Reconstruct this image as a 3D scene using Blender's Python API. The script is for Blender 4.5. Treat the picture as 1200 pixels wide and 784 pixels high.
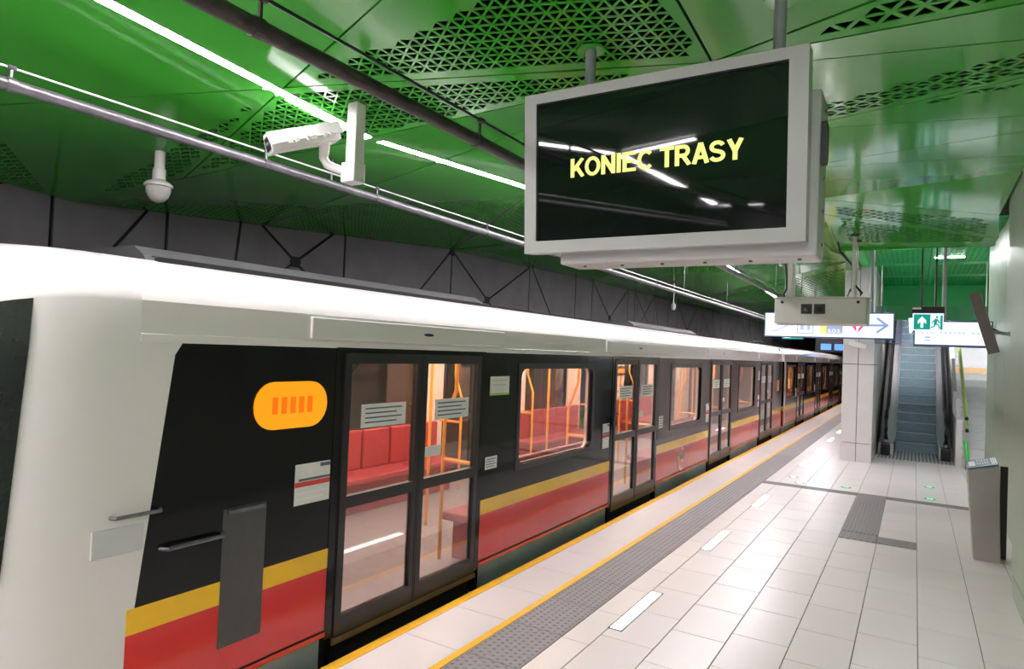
import bpy, bmesh, math, random
from mathutils import Vector, Matrix
random.seed(7)
for o in list(bpy.data.objects): bpy.data.objects.remove(o)
SC = bpy.context.scene
COL = SC.collection

# ---------------------------------------------------------------- camera, world, exposure
CAM_H = 2.0
yaw, pitch, roll = 0.547968711, 0.0219838038, -0.0412122178
fw = Vector((-math.sin(yaw)*math.cos(pitch), math.cos(yaw)*math.cos(pitch), math.sin(pitch)))
rt = Vector((math.cos(yaw), math.sin(yaw), 0)); up = rt.cross(fw)
rt2 = rt*math.cos(roll) - up*math.sin(roll); up2 = rt*math.sin(roll) + up*math.cos(roll)
cam_d = bpy.data.cameras.new('camera'); cam = bpy.data.objects.new('camera', cam_d); COL.objects.link(cam)
M = Matrix((rt2, up2, -fw)).transposed().to_4x4(); M.translation = (0, 0, CAM_H)
cam.matrix_world = M
cam_d.sensor_width = 36; cam_d.lens = 775.287/1200*36; cam_d.clip_start = 0.05; cam_d.clip_end = 200
SC.camera = cam
w = bpy.data.worlds.new('world'); SC.world = w; w.use_nodes = True
w.node_tree.nodes['Background'].inputs[0].default_value = (0.9, 0.95, 1, 1)
w.node_tree.nodes['Background'].inputs[1].default_value = 0.05
SC.view_settings.view_transform = 'Standard'; SC.view_settings.look = 'None'
SC.view_settings.exposure = 0.64; SC.view_settings.gamma = 1.0
SC.view_settings.use_curve_mapping = False
LED = 60.0          # emission of the ceiling light lines

# ---------------------------------------------------------------- materials
def mat(name, col, rough=0.5, metal=0.0, emit=None, estr=0.0, noise=0.0, nscale=20.0, bump=0.0, bscale=40.0, spec=0.5, coat=0.0, speck=None, rvar=0.0, world=False):
    m = bpy.data.materials.new(name); m.use_nodes = True
    nt = m.node_tree; b = nt.nodes['Principled BSDF']
    b.inputs['Base Color'].default_value = (*col, 1); b.inputs['Roughness'].default_value = rough
    b.inputs['Metallic'].default_value = metal; b.inputs['Specular IOR Level'].default_value = spec
    b.inputs['Coat Weight'].default_value = coat; b.inputs['Coat Roughness'].default_value = 0.05
    if emit: b.inputs['Emission Color'].default_value = (*emit, 1); b.inputs['Emission Strength'].default_value = estr
    tc = nt.nodes.new('ShaderNodeTexCoord'); CO = tc.outputs['Object']
    if world: CO = nt.nodes.new('ShaderNodeNewGeometry').outputs['Position']
    if noise or rvar:
        n = nt.nodes.new('ShaderNodeTexNoise'); n.inputs['Scale'].default_value = nscale; n.inputs['Detail'].default_value = 5
        nt.links.new(CO, n.inputs['Vector'])
        if noise:
            r = nt.nodes.new('ShaderNodeValToRGB')
            r.color_ramp.elements[0].position = 0.3; r.color_ramp.elements[1].position = 0.7
            r.color_ramp.elements[0].color = (*[c*(1-noise) for c in col], 1)
            r.color_ramp.elements[1].color = (*[min(1, c*(1+noise)) for c in col], 1)
            nt.links.new(n.outputs['Fac'], r.inputs['Fac']); out = r.outputs['Color']
            if speck:
                n2 = nt.nodes.new('ShaderNodeTexNoise'); n2.inputs['Scale'].default_value = speck[1]; n2.inputs['Detail'].default_value = 2
                nt.links.new(CO, n2.inputs['Vector'])
                r2 = nt.nodes.new('ShaderNodeValToRGB'); r2.color_ramp.elements[0].position = 0.34; r2.color_ramp.elements[1].position = 0.42
                r2.color_ramp.elements[0].color = (*speck[0], 1); r2.color_ramp.elements[1].color = (1, 1, 1, 1)
                nt.links.new(n2.outputs['Fac'], r2.inputs['Fac'])
                mx = nt.nodes.new('ShaderNodeMix'); mx.data_type = 'RGBA'; mx.blend_type = 'MULTIPLY'; mx.inputs['Factor'].default_value = 1
                nt.links.new(out, mx.inputs['A']); nt.links.new(r2.outputs['Color'], mx.inputs['B']); out = mx.outputs['Result']
            nt.links.new(out, b.inputs['Base Color'])
        if rvar:
            mr = nt.nodes.new('ShaderNodeMapRange'); mr.inputs['To Min'].default_value = max(0.02, rough-rvar); mr.inputs['To Max'].default_value = rough+rvar
            nt.links.new(n.outputs['Fac'], mr.inputs['Value']); nt.links.new(mr.outputs['Result'], b.inputs['Roughness'])
    if bump:
        n3 = nt.nodes.new('ShaderNodeTexNoise'); n3.inputs['Scale'].default_value = bscale; n3.inputs['Detail'].default_value = 3
        nt.links.new(CO, n3.inputs['Vector'])
        bp = nt.nodes.new('ShaderNodeBump'); bp.inputs['Strength'].default_value = bump; bp.inputs['Distance'].default_value = 0.01
        nt.links.new(n3.outputs['Fac'], bp.inputs['Height']); nt.links.new(bp.outputs['Normal'], b.inputs['Normal'])
    return m

def glass(name, tint, refl=1.0, rough=0.02, ior=1.5):
    m = bpy.data.materials.new(name); m.use_nodes = True; nt = m.node_tree; nt.nodes.clear()
    o = nt.nodes.new('ShaderNodeOutputMaterial'); mx = nt.nodes.new('ShaderNodeMixShader')
    t = nt.nodes.new('ShaderNodeBsdfTransparent'); t.inputs[0].default_value = (*tint, 1)
    g = nt.nodes.new('ShaderNodeBsdfGlossy'); g.inputs['Roughness'].default_value = rough; g.inputs[0].default_value = (refl, refl, refl, 1)
    lw = nt.nodes.new('ShaderNodeLayerWeight'); lw.inputs['Blend'].default_value = 0.5
    pw = nt.nodes.new('ShaderNodeMath'); pw.operation = 'POWER'; pw.inputs[1].default_value = 4.0; nt.links.new(lw.outputs['Facing'], pw.inputs[0])
    f = nt.nodes.new('ShaderNodeMapRange'); f.inputs['To Min'].default_value = ((ior-1)/(ior+1))**2+0.03; f.inputs['To Max'].default_value = 0.9
    nt.links.new(pw.outputs[0], f.inputs['Value'])
    nt.links.new(f.outputs[0], mx.inputs[0]); nt.links.new(t.outputs[0], mx.inputs[1]); nt.links.new(g.outputs[0], mx.inputs[2])
    nt.links.new(mx.outputs[0], o.inputs[0]); return m

def emis(name, col, s):
    m = bpy.data.materials.new(name); m.use_nodes = True; b = m.node_tree.nodes['Principled BSDF']
    b.inputs['Base Color'].default_value = (*[c*0.5 for c in col], 1); b.inputs['Roughness'].default_value = 0.4
    b.inputs['Emission Color'].default_value = (*col, 1); b.inputs['Emission Strength'].default_value = s; return m

m_green = mat('green_enamel', (0.062, 0.42, 0.042), 0.10, noise=0.05, nscale=0.9, bump=0.22, bscale=1.3, spec=0.5)
m_greenhall = mat('green_hall_paint', (0.01, 0.48, 0.10), 0.4, noise=0.05, nscale=2)
m_void = mat('plenum_black', (0.006, 0.007, 0.006), 0.9, noise=0.3, nscale=3)
m_conc = mat('grey_concrete', (0.15, 0.145, 0.152), 0.75, noise=0.16, nscale=2.2, bump=0.15, bscale=30)
m_joint = mat('black_joint', (0.008, 0.008, 0.008), 0.8, noise=0.2)
m_tile = mat('terrazzo_tile', (0.66, 0.615, 0.61), 0.28, noise=0.012, nscale=0.6, world=True)
m_tile2 = mat('terrazzo_tile_warm', (0.645, 0.60, 0.595), 0.29, noise=0.012, nscale=0.7, world=True)
m_grout = mat('grout', (0.20, 0.19, 0.185), 0.8, noise=0.15)
m_tact = mat('tactile_grey', (0.22, 0.205, 0.215), 0.55, noise=0.10, nscale=25, bump=0.1, bscale=120)
m_strip = mat('dark_strip', (0.17, 0.16, 0.16), 0.6, noise=0.08, nscale=12, spec=0.25)
m_yellow = mat('yellow_paint', (0.86, 0.46, 0.02), 0.42, noise=0.06, nscale=8)
m_platform = mat('platform_concrete', (0.10, 0.10, 0.10), 0.8, noise=0.2)
m_white = mat('train_white', (0.74, 0.70, 0.69), 0.22, noise=0.03, nscale=1.2, coat=0.4)
m_black = mat('train_black', (0.007, 0.007, 0.008), 0.08, noise=0.15, nscale=2, spec=0.3)
m_anth = mat('door_anthracite', (0.026, 0.024, 0.026), 0.28, noise=0.1, nscale=4, spec=0.35)
m_red = mat('train_red', (0.74, 0.026, 0.024), 0.16, noise=0.05, nscale=2, coat=0.3)
m_tyel = mat('train_yellow', (0.95, 0.54, 0.012), 0.25, noise=0.04, nscale=3)
m_skirt = mat('skirt_grey', (0.36, 0.40, 0.39), 0.35, noise=0.1, nscale=4)
m_under = mat('underframe_black', (0.008, 0.008, 0.008), 0.8, noise=0.3)
m_roofg = mat('roof_grey', (0.075, 0.075, 0.08), 0.4, noise=0.1, nscale=3)
m_sill = mat('door_sill', (0.16, 0.10, 0.035), 0.4, noise=0.15, nscale=8)
m_beige = mat('interior_beige', (0.72, 0.55, 0.46), 0.4, noise=0.04, nscale=3)
m_seat = mat('seat_red', (0.34, 0.03, 0.035), 0.55, noise=0.12, nscale=14)
m_pole = mat('grab_pole_yellow', (0.85, 0.38, 0.04), 0.3, noise=0.05)
m_ifloor = mat('interior_floor', (0.30, 0.28, 0.28), 0.4, noise=0.12, nscale=9)
m_glass = glass('train_glass', (0.80, 0.76, 0.74), 0.9)
m_dglass = glass('door_glass', (0.70, 0.66, 0.65), 1.0, 0.04, 1.7)
m_wind = mat('windshield_black', (0.012, 0.014, 0.014), 0.04, noise=0.1)
m_paper = mat('sticker_white', (0.78, 0.76, 0.75), 0.5, noise=0.03)
m_ink = mat('sticker_ink', (0.10, 0.11, 0.16), 0.5, noise=0.05)
m_sred = mat('sticker_red', (0.70, 0.05, 0.04), 0.5, noise=0.05)
m_sgreen = mat('sticker_green', (0.35, 0.60, 0.10), 0.5, noise=0.05)
m_logo = mat('logo_white', (0.90, 0.84, 0.83), 0.4, noise=0.03)
m_grey = mat('housing_grey', (0.55, 0.545, 0.545), 0.38, noise=0.03, nscale=4)
m_grey2 = mat('housing_beige_grey', (0.62, 0.60, 0.57), 0.4, noise=0.03, nscale=4)
m_post = mat('post_grey', (0.36, 0.38, 0.40), 0.35, noise=0.05)
m_screen = mat('screen_glass', (0.006, 0.010, 0.008), 0.03, noise=0.1, nscale=1, spec=0.6)
m_text = emis('screen_letters', (0.84, 0.90, 0.23), 0.66)
m_bplast = mat('black_plastic', (0.012, 0.012, 0.013), 0.4, noise=0.1)
m_steel = mat('galvanised_pipe', (0.17, 0.165, 0.18), 0.35, metal=0.6, noise=0.22, nscale=14, rvar=0.1)
m_dpipe = mat('dark_pipe', (0.055, 0.045, 0.045), 0.35, metal=0.3, noise=0.35, nscale=18, rvar=0.12)
m_cable = mat('white_cable', (0.80, 0.80, 0.80), 0.4, noise=0.03)
m_led = emis('led_diffuser', (1.0, 0.90, 0.96), LED)
m_cam = mat('camera_white', (0.74, 0.72, 0.70), 0.35, noise=0.03, nscale=5)
m_fl = emis('floor_led', (1, 0.98, 0.96), 4.0)
m_mark = emis('marker_led', (0.05, 0.9, 0.35), 1.2)
m_markw = emis('marker_led_white', (1, 1, 1), 1.6)
m_signw = emis('sign_face', (0.90, 0.95, 1.0), 0.66)
m_signb = mat('sign_case_blue', (0.05, 0.12, 0.28), 0.35, noise=0.05)
m_pict = emis('sign_pictogram_pale', (0.45, 0.55, 0.80), 0.48)
m_pictm = emis('sign_arrow', (0.32, 0.42, 0.72), 0.5)
m_pink = emis('sign_pink', (0.90, 0.06, 0.25), 0.6)
m_sosy = emis('sign_yellow', (1.0, 0.80, 0.25), 0.65)
m_exitg = emis('exit_green', (0.0, 0.30, 0.24), 0.6)
m_exitw = emis('exit_white', (0.80, 0.95, 1.0), 0.7)
m_wallp = mat('wall_panel', (0.34, 0.43, 0.33), 0.42, metal=0.5, noise=0.03, nscale=2)
m_pillar = mat('pillar_panel', (0.62, 0.59, 0.59), 0.3, noise=0.04, nscale=3)
m_stain = mat('stainless', (0.36, 0.34, 0.32), 0.36, metal=0.7, noise=0.06, nscale=3, rvar=0.08)
m_escs = mat('escalator_step', (0.20, 0.29, 0.33), 0.45, metal=0.1, noise=0.08, nscale=10)
m_escm = mat('escalator_metal', (0.62, 0.60, 0.61), 0.3, metal=0.3, noise=0.05)
m_rubber = mat('handrail_rubber', (0.01, 0.01, 0.011), 0.4, noise=0.1)
m_stairw = mat('stair_white', (0.80, 0.80, 0.81), 0.4, noise=0.03)
m_wood = mat('tactile_tan', (0.62, 0.42, 0.22), 0.5, noise=0.08, nscale=12)
m_lime = mat('lime_rail', (0.48, 0.68, 0.18), 0.35, noise=0.04)
m_brgreen = mat('bright_green_rail', (0.06, 0.55, 0.08), 0.3, noise=0.04)
m_blue = mat('panel_blue', (0.06, 0.11, 0.26), 0.3, noise=0.1, nscale=30)
m_brown = mat('panel_taupe', (0.20, 0.16, 0.155), 0.4, noise=0.05)
m_orange = emis('destination_amber', (1.0, 0.36, 0.005), 0.55)
m_orange2 = emis('destination_amber_letters', (1.0, 0.16, 0.0), 0.55)
m_tlight = emis('train_ceiling_light', (1.0, 0.86, 0.74), 34.0)
m_curt = glass('curtain_glass', (0.86, 0.90, 0.98), 0.9)
m_bscreen = emis('blue_screen', (0.10, 0.28, 0.95), 0.8)
m_hwhite = mat('hall_white', (0.80, 0.80, 0.80), 0.5, noise=0.03)
m_hfill = emis('hall_lamp', (0.97, 0.95, 1.0), 105.0)  # emission mostly for the lamps added to brighten the hall

# ---------------------------------------------------------------- mesh helpers
class MB:
    def __init__(s): s.v = []; s.f = []
    def add(s, vs, fs):
        k = len(s.v); s.v += [tuple(p) for p in vs]; s.f += [tuple(i+k for i in f) for f in fs]; return s
    def box(s, x0, x1, y0, y1, z0, z1):
        x0, x1 = min(x0, x1), max(x0, x1); y0, y1 = min(y0, y1), max(y0, y1); z0, z1 = min(z0, z1), max(z0, z1)
        return s.add([(x0,y0,z0),(x1,y0,z0),(x1,y1,z0),(x0,y1,z0),(x0,y0,z1),(x1,y0,z1),(x1,y1,z1),(x0,y1,z1)],
                     [(0,3,2,1),(4,5,6,7),(0,1,5,4),(1,2,6,5),(2,3,7,6),(3,0,4,7)])
    def tube(s, pts, r, n=12):
        pts = [Vector(p) for p in pts]; rings = []
        for i, p in enumerate(pts):
            d = (pts[min(i+1, len(pts)-1)] - pts[max(i-1, 0)]).normalized()
            a = Vector((0, 0, 1)) if abs(d.z) < 0.9 else Vector((1, 0, 0))
            u = d.cross(a).normalized(); q = d.cross(u)
            rr = r[i] if isinstance(r, (list, tuple)) else r
            rings.append([p + u*rr*math.cos(2*math.pi*k/n) + q*rr*math.sin(2*math.pi*k/n) for k in range(n)])
        return s.loft(rings, True, True)
    def loft(s, rings, closed=True, caps=True):
        n = len(rings[0]); vs = [p for R in rings for p in R]; fs = []
        for i in range(len(rings)-1):
            for k in range(n if closed else n-1):
                k2 = (k+1) % n
                fs.append((i*n+k, i*n+k2, (i+1)*n+k2, (i+1)*n+k))
        if caps: fs.append(tuple(range(n-1, -1, -1))); fs.append(tuple(range((len(rings)-1)*n, len(rings)*n)))
        return s.add(vs, fs)
    def prism(s, poly, off):
        off = Vector(off); a = [Vector(p) for p in poly]; return s.loft([a, [p+off for p in a]], True, True)
    def oslab(s, c, ax, ay, az, hx, hy, hz):     # oriented box
        c = Vector(c); vs = [c + ax*hx*i + ay*hy*j + az*hz*k for k in (-1, 1) for (i, j) in ((-1,-1),(1,-1),(1,1),(-1,1))]
        return s.add(vs, [(0,3,2,1),(4,5,6,7),(0,1,5,4),(1,2,6,5),(2,3,7,6),(3,0,4,7)])

def rootloc(p):
    L = Vector((0, 0, 0))
    while p is not None: L += p.location; p = p.parent
    return L
def obj(name, mb, m, parent=None, smooth=False, bevel=0.0, fix=True):
    me = bpy.data.meshes.new(name); L = rootloc(parent)
    me.from_pydata([tuple(Vector(v)-L) for v in mb.v], [], mb.f); me.validate()
    if fix:
        bm = bmesh.new(); bm.from_mesh(me); bmesh.ops.recalc_face_normals(bm, faces=bm.faces); bm.to_mesh(me); bm.free()
    me.materials.append(m); o = bpy.data.objects.new(name, me); COL.objects.link(o); o.parent = parent
    if smooth:
        for p in me.polygons: p.use_smooth = True
        md = o.modifiers.new('split', 'EDGE_SPLIT'); md.split_angle = math.radians(35)
    if bevel:
        md = o.modifiers.new('bevel', 'BEVEL'); md.width = bevel; md.segments = 2; md.limit_method = 'ANGLE'
    return o
def bx(name, m, parent, *a, **k): return obj(name, MB().box(*a), m, parent, **k)
def thing(name, loc, label, cat, group=None):
    o = bpy.data.objects.new(name, None); COL.objects.link(o); o.location = loc; o.empty_display_size = 0.1
    o['label'] = label; o['category'] = cat
    if group: o['group'] = group
    return o
def tag(o, label, cat, group=None):
    o['label'] = label; o['category'] = cat
    if group: o['group'] = group
    return o
def struct(o, label, cat): o['kind'] = 'structure'; o['label'] = label; o['category'] = cat; return o
def dup(o, parent, loc=None):
    c = o.copy(); COL.objects.link(c); c.parent = parent
    if loc is not None: c.location = loc
    return c

def clip(poly, p, q):            # keep the part of a convex 2-D polygon left of p->q
    out = []; n = len(poly)
    def sd(a): return (q[0]-p[0])*(a[1]-p[1]) - (q[1]-p[1])*(a[0]-p[0])
    for i in range(n):
        a, b = poly[i], poly[(i+1) % n]; sa, sb = sd(a), sd(b)
        if sa >= 0: out.append(a)
        if (sa > 1e-12 and sb < -1e-12) or (sa < -1e-12 and sb > 1e-12):
            t = sa/(sa-sb); out.append((a[0]+(b[0]-a[0])*t, a[1]+(b[1]-a[1])*t))
    return out
def area(poly): return 0.5*sum(poly[i][0]*poly[(i+1) % len(poly)][1]-poly[(i+1) % len(poly)][0]*poly[i][1] for i in range(len(poly)))
def ccw(poly): return poly if area(poly) > 0 else poly[::-1]
def inset(poly, d):
    poly = ccw(poly); out = poly
    for i in range(len(poly)):
        p, q = poly[i], poly[(i+1) % len(poly)]; l = math.hypot(q[0]-p[0], q[1]-p[1])
        if l < 1e-6: continue
        nx, ny = -(q[1]-p[1])/l*d, (q[0]-p[0])/l*d
        out = clip(out, (p[0]+nx, p[1]+ny), (q[0]+nx, q[1]+ny))
        if len(out) < 3: return []
    return out
def inside(poly, pt): 
    n = len(poly)
    return all((poly[(i+1) % n][0]-poly[i][0])*(pt[1]-poly[i][1]) - (poly[(i+1) % n][1]-poly[i][1])*(pt[0]-poly[i][0]) >= 0 for i in range(n))
def split(polys, p, q):
    out = []
    for P in polys:
        for part in (clip(P, p, q), clip(P, q, p)):
            if len(part) >= 3 and abs(area(part)) > 0.004: out.append(ccw(part))
    return out

# ---------------------------------------------------------------- FLOOR
XE = -3.06                                # platform edge
WR = 0.78                                 # near right wall
floor = obj('floor', MB().box(XE, 3.0, -12, 44, -0.6, -0.006), m_grout)
struct(floor, 'pale terrazzo platform floor with grey joints', 'floor')
TW, TL = 0.3845, 0.6035
E0 = 0.064
cols = [(-2.07, E0-5*TW, 0.0)] + [(E0+TW*k, E0+TW*(k+1), (0.0 if k % 2 == 0 else 1/3)) for k in range(-5, 3)]
cols = [(a, min(b, 1.0) if i == len(cols)-1 else b, o) for i, (a, b, o) in enumerate(cols)]
tile_mesh = {}
def tile(x0, x1, y0, y1, m, name='tile', g=0.0028):
    key = (round(x1-x0, 4), round(y1-y0, 3), m.name)
    if key not in tile_mesh:
        hx, hy = (x1-x0)/2-g, (y1-y0)/2-g; b = 0.002
        me = bpy.data.meshes.new(name)
        me.from_pydata([(-hx,-hy,-.006),(hx,-hy,-.006),(hx,hy,-.006),(-hx,hy,-.006),(-hx,-hy,-b),(hx,-hy,-b),(hx,hy,-b),(-hx,hy,-b),
                        (-hx+b,-hy+b,0),(hx-b,-hy+b,0),(hx-b,hy-b,0),(-hx+b,hy-b,0)], [],
                       [(0,1,5,4),(1,2,6,5),(2,3,7,6),(3,0,4,7),(4,5,9,8),(5,6,10,9),(6,7,11,10),(7,4,8,11),(8,9,10,11)])
        me.materials.append(m); tile_mesh[key] = me
    o = bpy.data.objects.new(name, tile_mesh[key]); COL.objects.link(o); o.parent = floor
    o.location = ((x0+x1)/2, (y0+y1)/2, 0); return o
YT0, YT1 = 1.8, 16.2
STRIP = (11.35, 11.61)
def col_tiles(x0, x1, off, ex, ya=YT0, yb=YT1):
    n0 = math.floor(ya/TL)-1; y = (n0+off)*TL
    while y < yb:
        segs = [(max(y, ya), min(y+TL, yb))]
        for (a, b) in ex:
            ns = []
            for (s, e) in segs:
                if e <= a or s >= b: ns.append((s, e)); continue
                if s < a: ns.append((s, a))
                if e > b: ns.append((b, e))
            segs = ns
        for (s, e) in segs:
            if e-s > 0.03: tile(x0, x1, s, e, random.choice((m_tile, m_tile, m_tile2)))
        y += TL
for (x0, x1, off) in cols:
    ex = [STRIP]; cx = (x0+x1)/2
    if -0.71 < cx < -0.32: ex = [(8.5, STRIP[1])]
    elif -0.32 < cx < 0.06: ex = [(8.5, 8.86), STRIP]
    col_tiles(x0, x1, off, ex)
    tile(x0, x1, *STRIP, m_strip, 'strip_tile') if not (-0.71 < cx < -0.32) else None
col_tiles(-2.53, -2.985, 0, []) if False else None
y = 2.0*TL
while y < 24: tile(-2.98, -2.53, y, y+TL, random.choice((m_tile, m_tile2)), 'edge_tile'); y += TL
# far and rear floor areas (tiles too small to tell apart)
for (a, b, c, d) in ((-2.07, 3.0, -12, YT0), (-2.98, -2.53, -12, 2*TL), (-2.98, -2.53, y, 44), (-2.07, 3.0, YT1, 44)):
    o = bx('floor_area', m_tile, floor, a, b, c, d, -0.006, -0.0005); o['kind'] = 'stuff'
bx('side_paving', m_tile, floor, cols[-1][1], 3.0, 7.3, YT1, -0.006, -0.0005)
bx('edge_line', m_yellow, floor, XE, -2.98, -12, 44, -0.05, 0.001)
bx('safety_line', m_yellow, floor, -2.53, -2.475, -12, 44, -0.006, 0.001)
# tactile strip with blisters
for k in range(50):
    y0 = -3 + k*TL
    tile(-2.475, -2.07, y0, y0+TL, m_tact, 'tactile_paver')
bx('tactile_far', m_tact, floor, -2.475, -2.07, -3+50*TL, 44, -0.006, 0)
mb = MB()
for i in range(8):
    for j in range(int(11.5/0.05)):
        x = -2.45 + i*0.05; yy = 2.3 + (j+0.5*(i % 2))*0.055
        R0 = [(x+0.014*math.cos(a*math.pi/3), yy+0.014*math.sin(a*math.pi/3), 0.0) for a in range(6)]
        R1 = [(x+0.009*math.cos(a*math.pi/3), yy+0.009*math.sin(a*math.pi/3), 0.005) for a in range(6)]
        k = len(mb.v); mb.v += R0+R1; mb.f += [(k+a, k+(a+1) % 6, k+6+(a+1) % 6, k+6+a) for a in range(6)] + [tuple(range(k+6, k+12))]
o = obj('tactile_blisters', mb, mat('blister_grey', (0.20, 0.185, 0.20), 0.5, noise=0.05), floor, fix=False); o['kind'] = 'stuff'
# guiding ribs
ribs = MB()
xr = E0-2*TW
nr = 9
o = tile(xr, xr+TW, 8.86, STRIP[1], m_tact, 'tactile_paver'); o = tile(xr, xr+TW, 8.5, 8.86, m_tact, 'tactile_paver'); o = tile(xr+TW, xr+2*TW, 8.5, 8.86, m_tact, 'tactile_paver')
for i in range(nr):
    x = xr + 0.02 + i*TW/nr
    bx('tactile_rib', m_tact, floor, x, x+0.022, 8.9, STRIP[1]-0.03, 0, 0.005)
for i in range(12):
    x = xr+0.02+i*2*TW/12
    bx('tactile_rib', m_tact, floor, x, x+0.03, 8.53, 8.83, 0, 0.005)
bx('track_bed', m_under, floor, -7.0, XE, -12, 44, -1.3, -1.15)
bx('platform_face', m_platform, floor, XE+0.01, XE+0.2, -12, 44, -1.2, -0.6)

# embedded floor lights
FLL = ['bright white recessed floor light nearest the camera','second recessed floor light from the camera','third recessed floor light, just before the dark cross strip','first recessed floor light beyond the dark cross strip','second recessed floor light beyond the dark cross strip','third recessed floor light beyond the dark cross strip','fourth recessed floor light beyond the dark cross strip','farthest recessed floor light beside the pillar']
for i, y0 in enumerate((4.56, 6.98, 9.46, 13.74, 16.1, 18.5, 20.9, 23.3)):
    t = thing('floor_light', (-1.81, y0+0.46, 0), FLL[i], 'floor light', 'recessed lights along the platform')
    mbf = MB()
    for (a, b, c, d) in ((-1.865,-1.755,y0,y0+0.018),(-1.865,-1.755,y0+0.912,y0+0.93),(-1.865,-1.853,y0,y0+0.93),(-1.767,-1.755,y0,y0+0.93)): mbf.box(a,b,c,d,-0.004,0.003)
    obj('frame', mbf, m_steel, t)
    bx('lens', m_fl, t, -1.853, -1.767, y0+0.018, y0+0.912, -0.004, 0.002)
for i, (x, yy, g, lab) in enumerate(((-1.74,12.33,0,'white floor marker light, the farther one beside the tactile strip'),(-1.57,11.81,0,'white floor marker light just behind the cross strip'),(-0.9,11.97,1,'green floor marker light left of the ribbed guide path'),(0.25,13.03,1,'green floor marker light nearer the escalator'),(0.24,11.88,1,'green floor marker light just behind the cross strip on the right'))):
    t = thing('floor_marker', (x, yy, 0), lab, 'marker light', 'round floor markers')
    mbr = MB().tube([(x,yy,-0.004),(x,yy,0.003)], 0.075, 20); obj('rim', mbr, m_steel, t)
    mbr = MB().tube([(x,yy,0.0),(x,yy,0.006)], 0.045, 16); obj('lens', mbr, m_mark if g else m_markw, t)

# ---------------------------------------------------------------- LEFT WALL with triangulated panels
WX = -6.6
wall = obj('wall_left', MB().box(WX-0.4, WX-0.035, -12, 44, -1.3, 4.6), m_joint); struct(wall, 'grey concrete track wall with black angular joints', 'wall')
ZB, ZT = -1.2, 4.3
def ln(y0, z0, y1, z1):           # extend a segment to the top and bottom of the wall
    f = lambda z: y0+(z-z0)*(y1-y0)/(z1-z0)
    return [(f(ZT), ZT), (f(ZB), ZB)]
import itertools
def P(y, z): return (y, z)
zig = []
def divider(top, nodes, bot): zig.append([top]+nodes+[bot])
def pattern(y, s=1.0, phase=0):
    # one module, 8.7 m: node high near the ceiling, then crossing node lower down
    return None
D = [
 [(-3.0,4.3),(-3.2,-1.2)], [(0.3,4.3),(0.0,-1.2)],
 [(3.3,4.3),(2.2,2.6),(1.8,1.6),(1.2,-1.2)],
 [(2.84,4.3),(2.88,2.9),(2.95,-1.2)],
]
# explicit joints, (y,z) polylines from top to bottom, left to right
Dv = [
 [(-6.0,4.3),(-6.4,-1.2)], [(-2.6,4.3),(-2.0,-1.2)], [(0.2,4.3),(0.2,-1.2)],
 [(3.5,4.3),(2.44,3.02),(1.4,1.9),(1.2,-1.2)],
 ]
segs = [((3.1,3.6),(1.9,2.7)), ((2.86,3.6),(2.86,2.3)), ((3.75,3.3),(3.25,2.75)), ((3.9,3.3),(3.93,2.7))]
polys = [[(-12,ZB),(44,ZB),(44,ZT),(-12,ZT)]]
# build panels by cutting vertical bays with full-height lines; nodes made where two lines meet
def bay(y0, y1, cuts):
    pl = [[(y0,ZB),(y1,ZB),(y1,ZT),(y0,ZT)]]
    for (p, q) in cuts: pl = split(pl, p, q)
    return pl
N1 = (5.58, 2.97); N2 = (9.91, 2.86); N0 = (1.2, 2.9)
bays = []
bays += bay(-12, -6, [((-9,3.0),(-6.2,4.2)), ((-9,3.0),(-11,4.2))]) + bay(-6, -2.2, [((-4,2.9),(-2.5,4.2)), ((-4,2.9),(-5.5,4.2))])
bays += bay(-2.2, 2.86, [((1.2,2.45),(2.5,3.25)), ((1.2,2.45),(-0.5,3.4))])
bays += bay(2.86, 3.92, [((3.70,3.22),(3.35,2.74))])
bays += bay(3.92, 6.40, [((4.78,3.3),(4.72,2.7)), (N1,(5.08,3.33)), (N1,(6.18,3.42))])
bays += bay(6.40, 8.80, [((8.80,3.6),(7.9,2.75))])
bays += bay(8.80, 11.4, [((8.80,3.6),N2), (N2,(11.35,3.62))])
bays += bay(11.4, 13.5, [((11.5,3.63),(12.5,2.6))])
y0 = 13.5
while y0 < 44:
    n = (y0+2.0, 2.88); n2 = (y0+4.5, 3.12)
    bays += bay(y0, y0+0.9, []) + bay(y0+0.9, y0+3.2, [((y0+0.9, 3.72), n), (n, (y0+3.2, 3.72))]) + bay(y0+3.2, y0+3.7, []) + bay(y0+3.7, y0+5.3, [((y0+3.7, 3.7), n2), (n2, (y0+5.3, 3.75))]) + bay(y0+5.3, y0+6.6, [((y0+5.3,3.7),(y0+5.9,2.4))])
    y0 += 6.6
for pl in bays:
    q = inset(pl, 0.018)
    if len(q) < 3: continue
    # raise every panel a little unevenly
    obj('wall_panel', MB().prism([(WX-0.035, a, b) for a, b in q], (0.035, 0, 0)), m_conc, wall)
for n in (N1, N2, (15.5,2.88), (22.1,2.88), (28.7,2.88)):
    obj('joint_node', MB().prism([(WX-0.01, n[0]+0.09*math.cos(a*math.pi/3), n[1]+0.075*math.sin(a*math.pi/3)) for a in range(6)], (0.014, 0, 0)), m_joint, wall)
o = obj('joint_node', MB().prism([(WX-0.01, 8.80+0.09*math.cos(a*math.pi/3), 3.56+0.06*math.sin(a*math.pi/3)) for a in range(6)], (0.014, 0, 0)), m_joint, wall)

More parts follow.
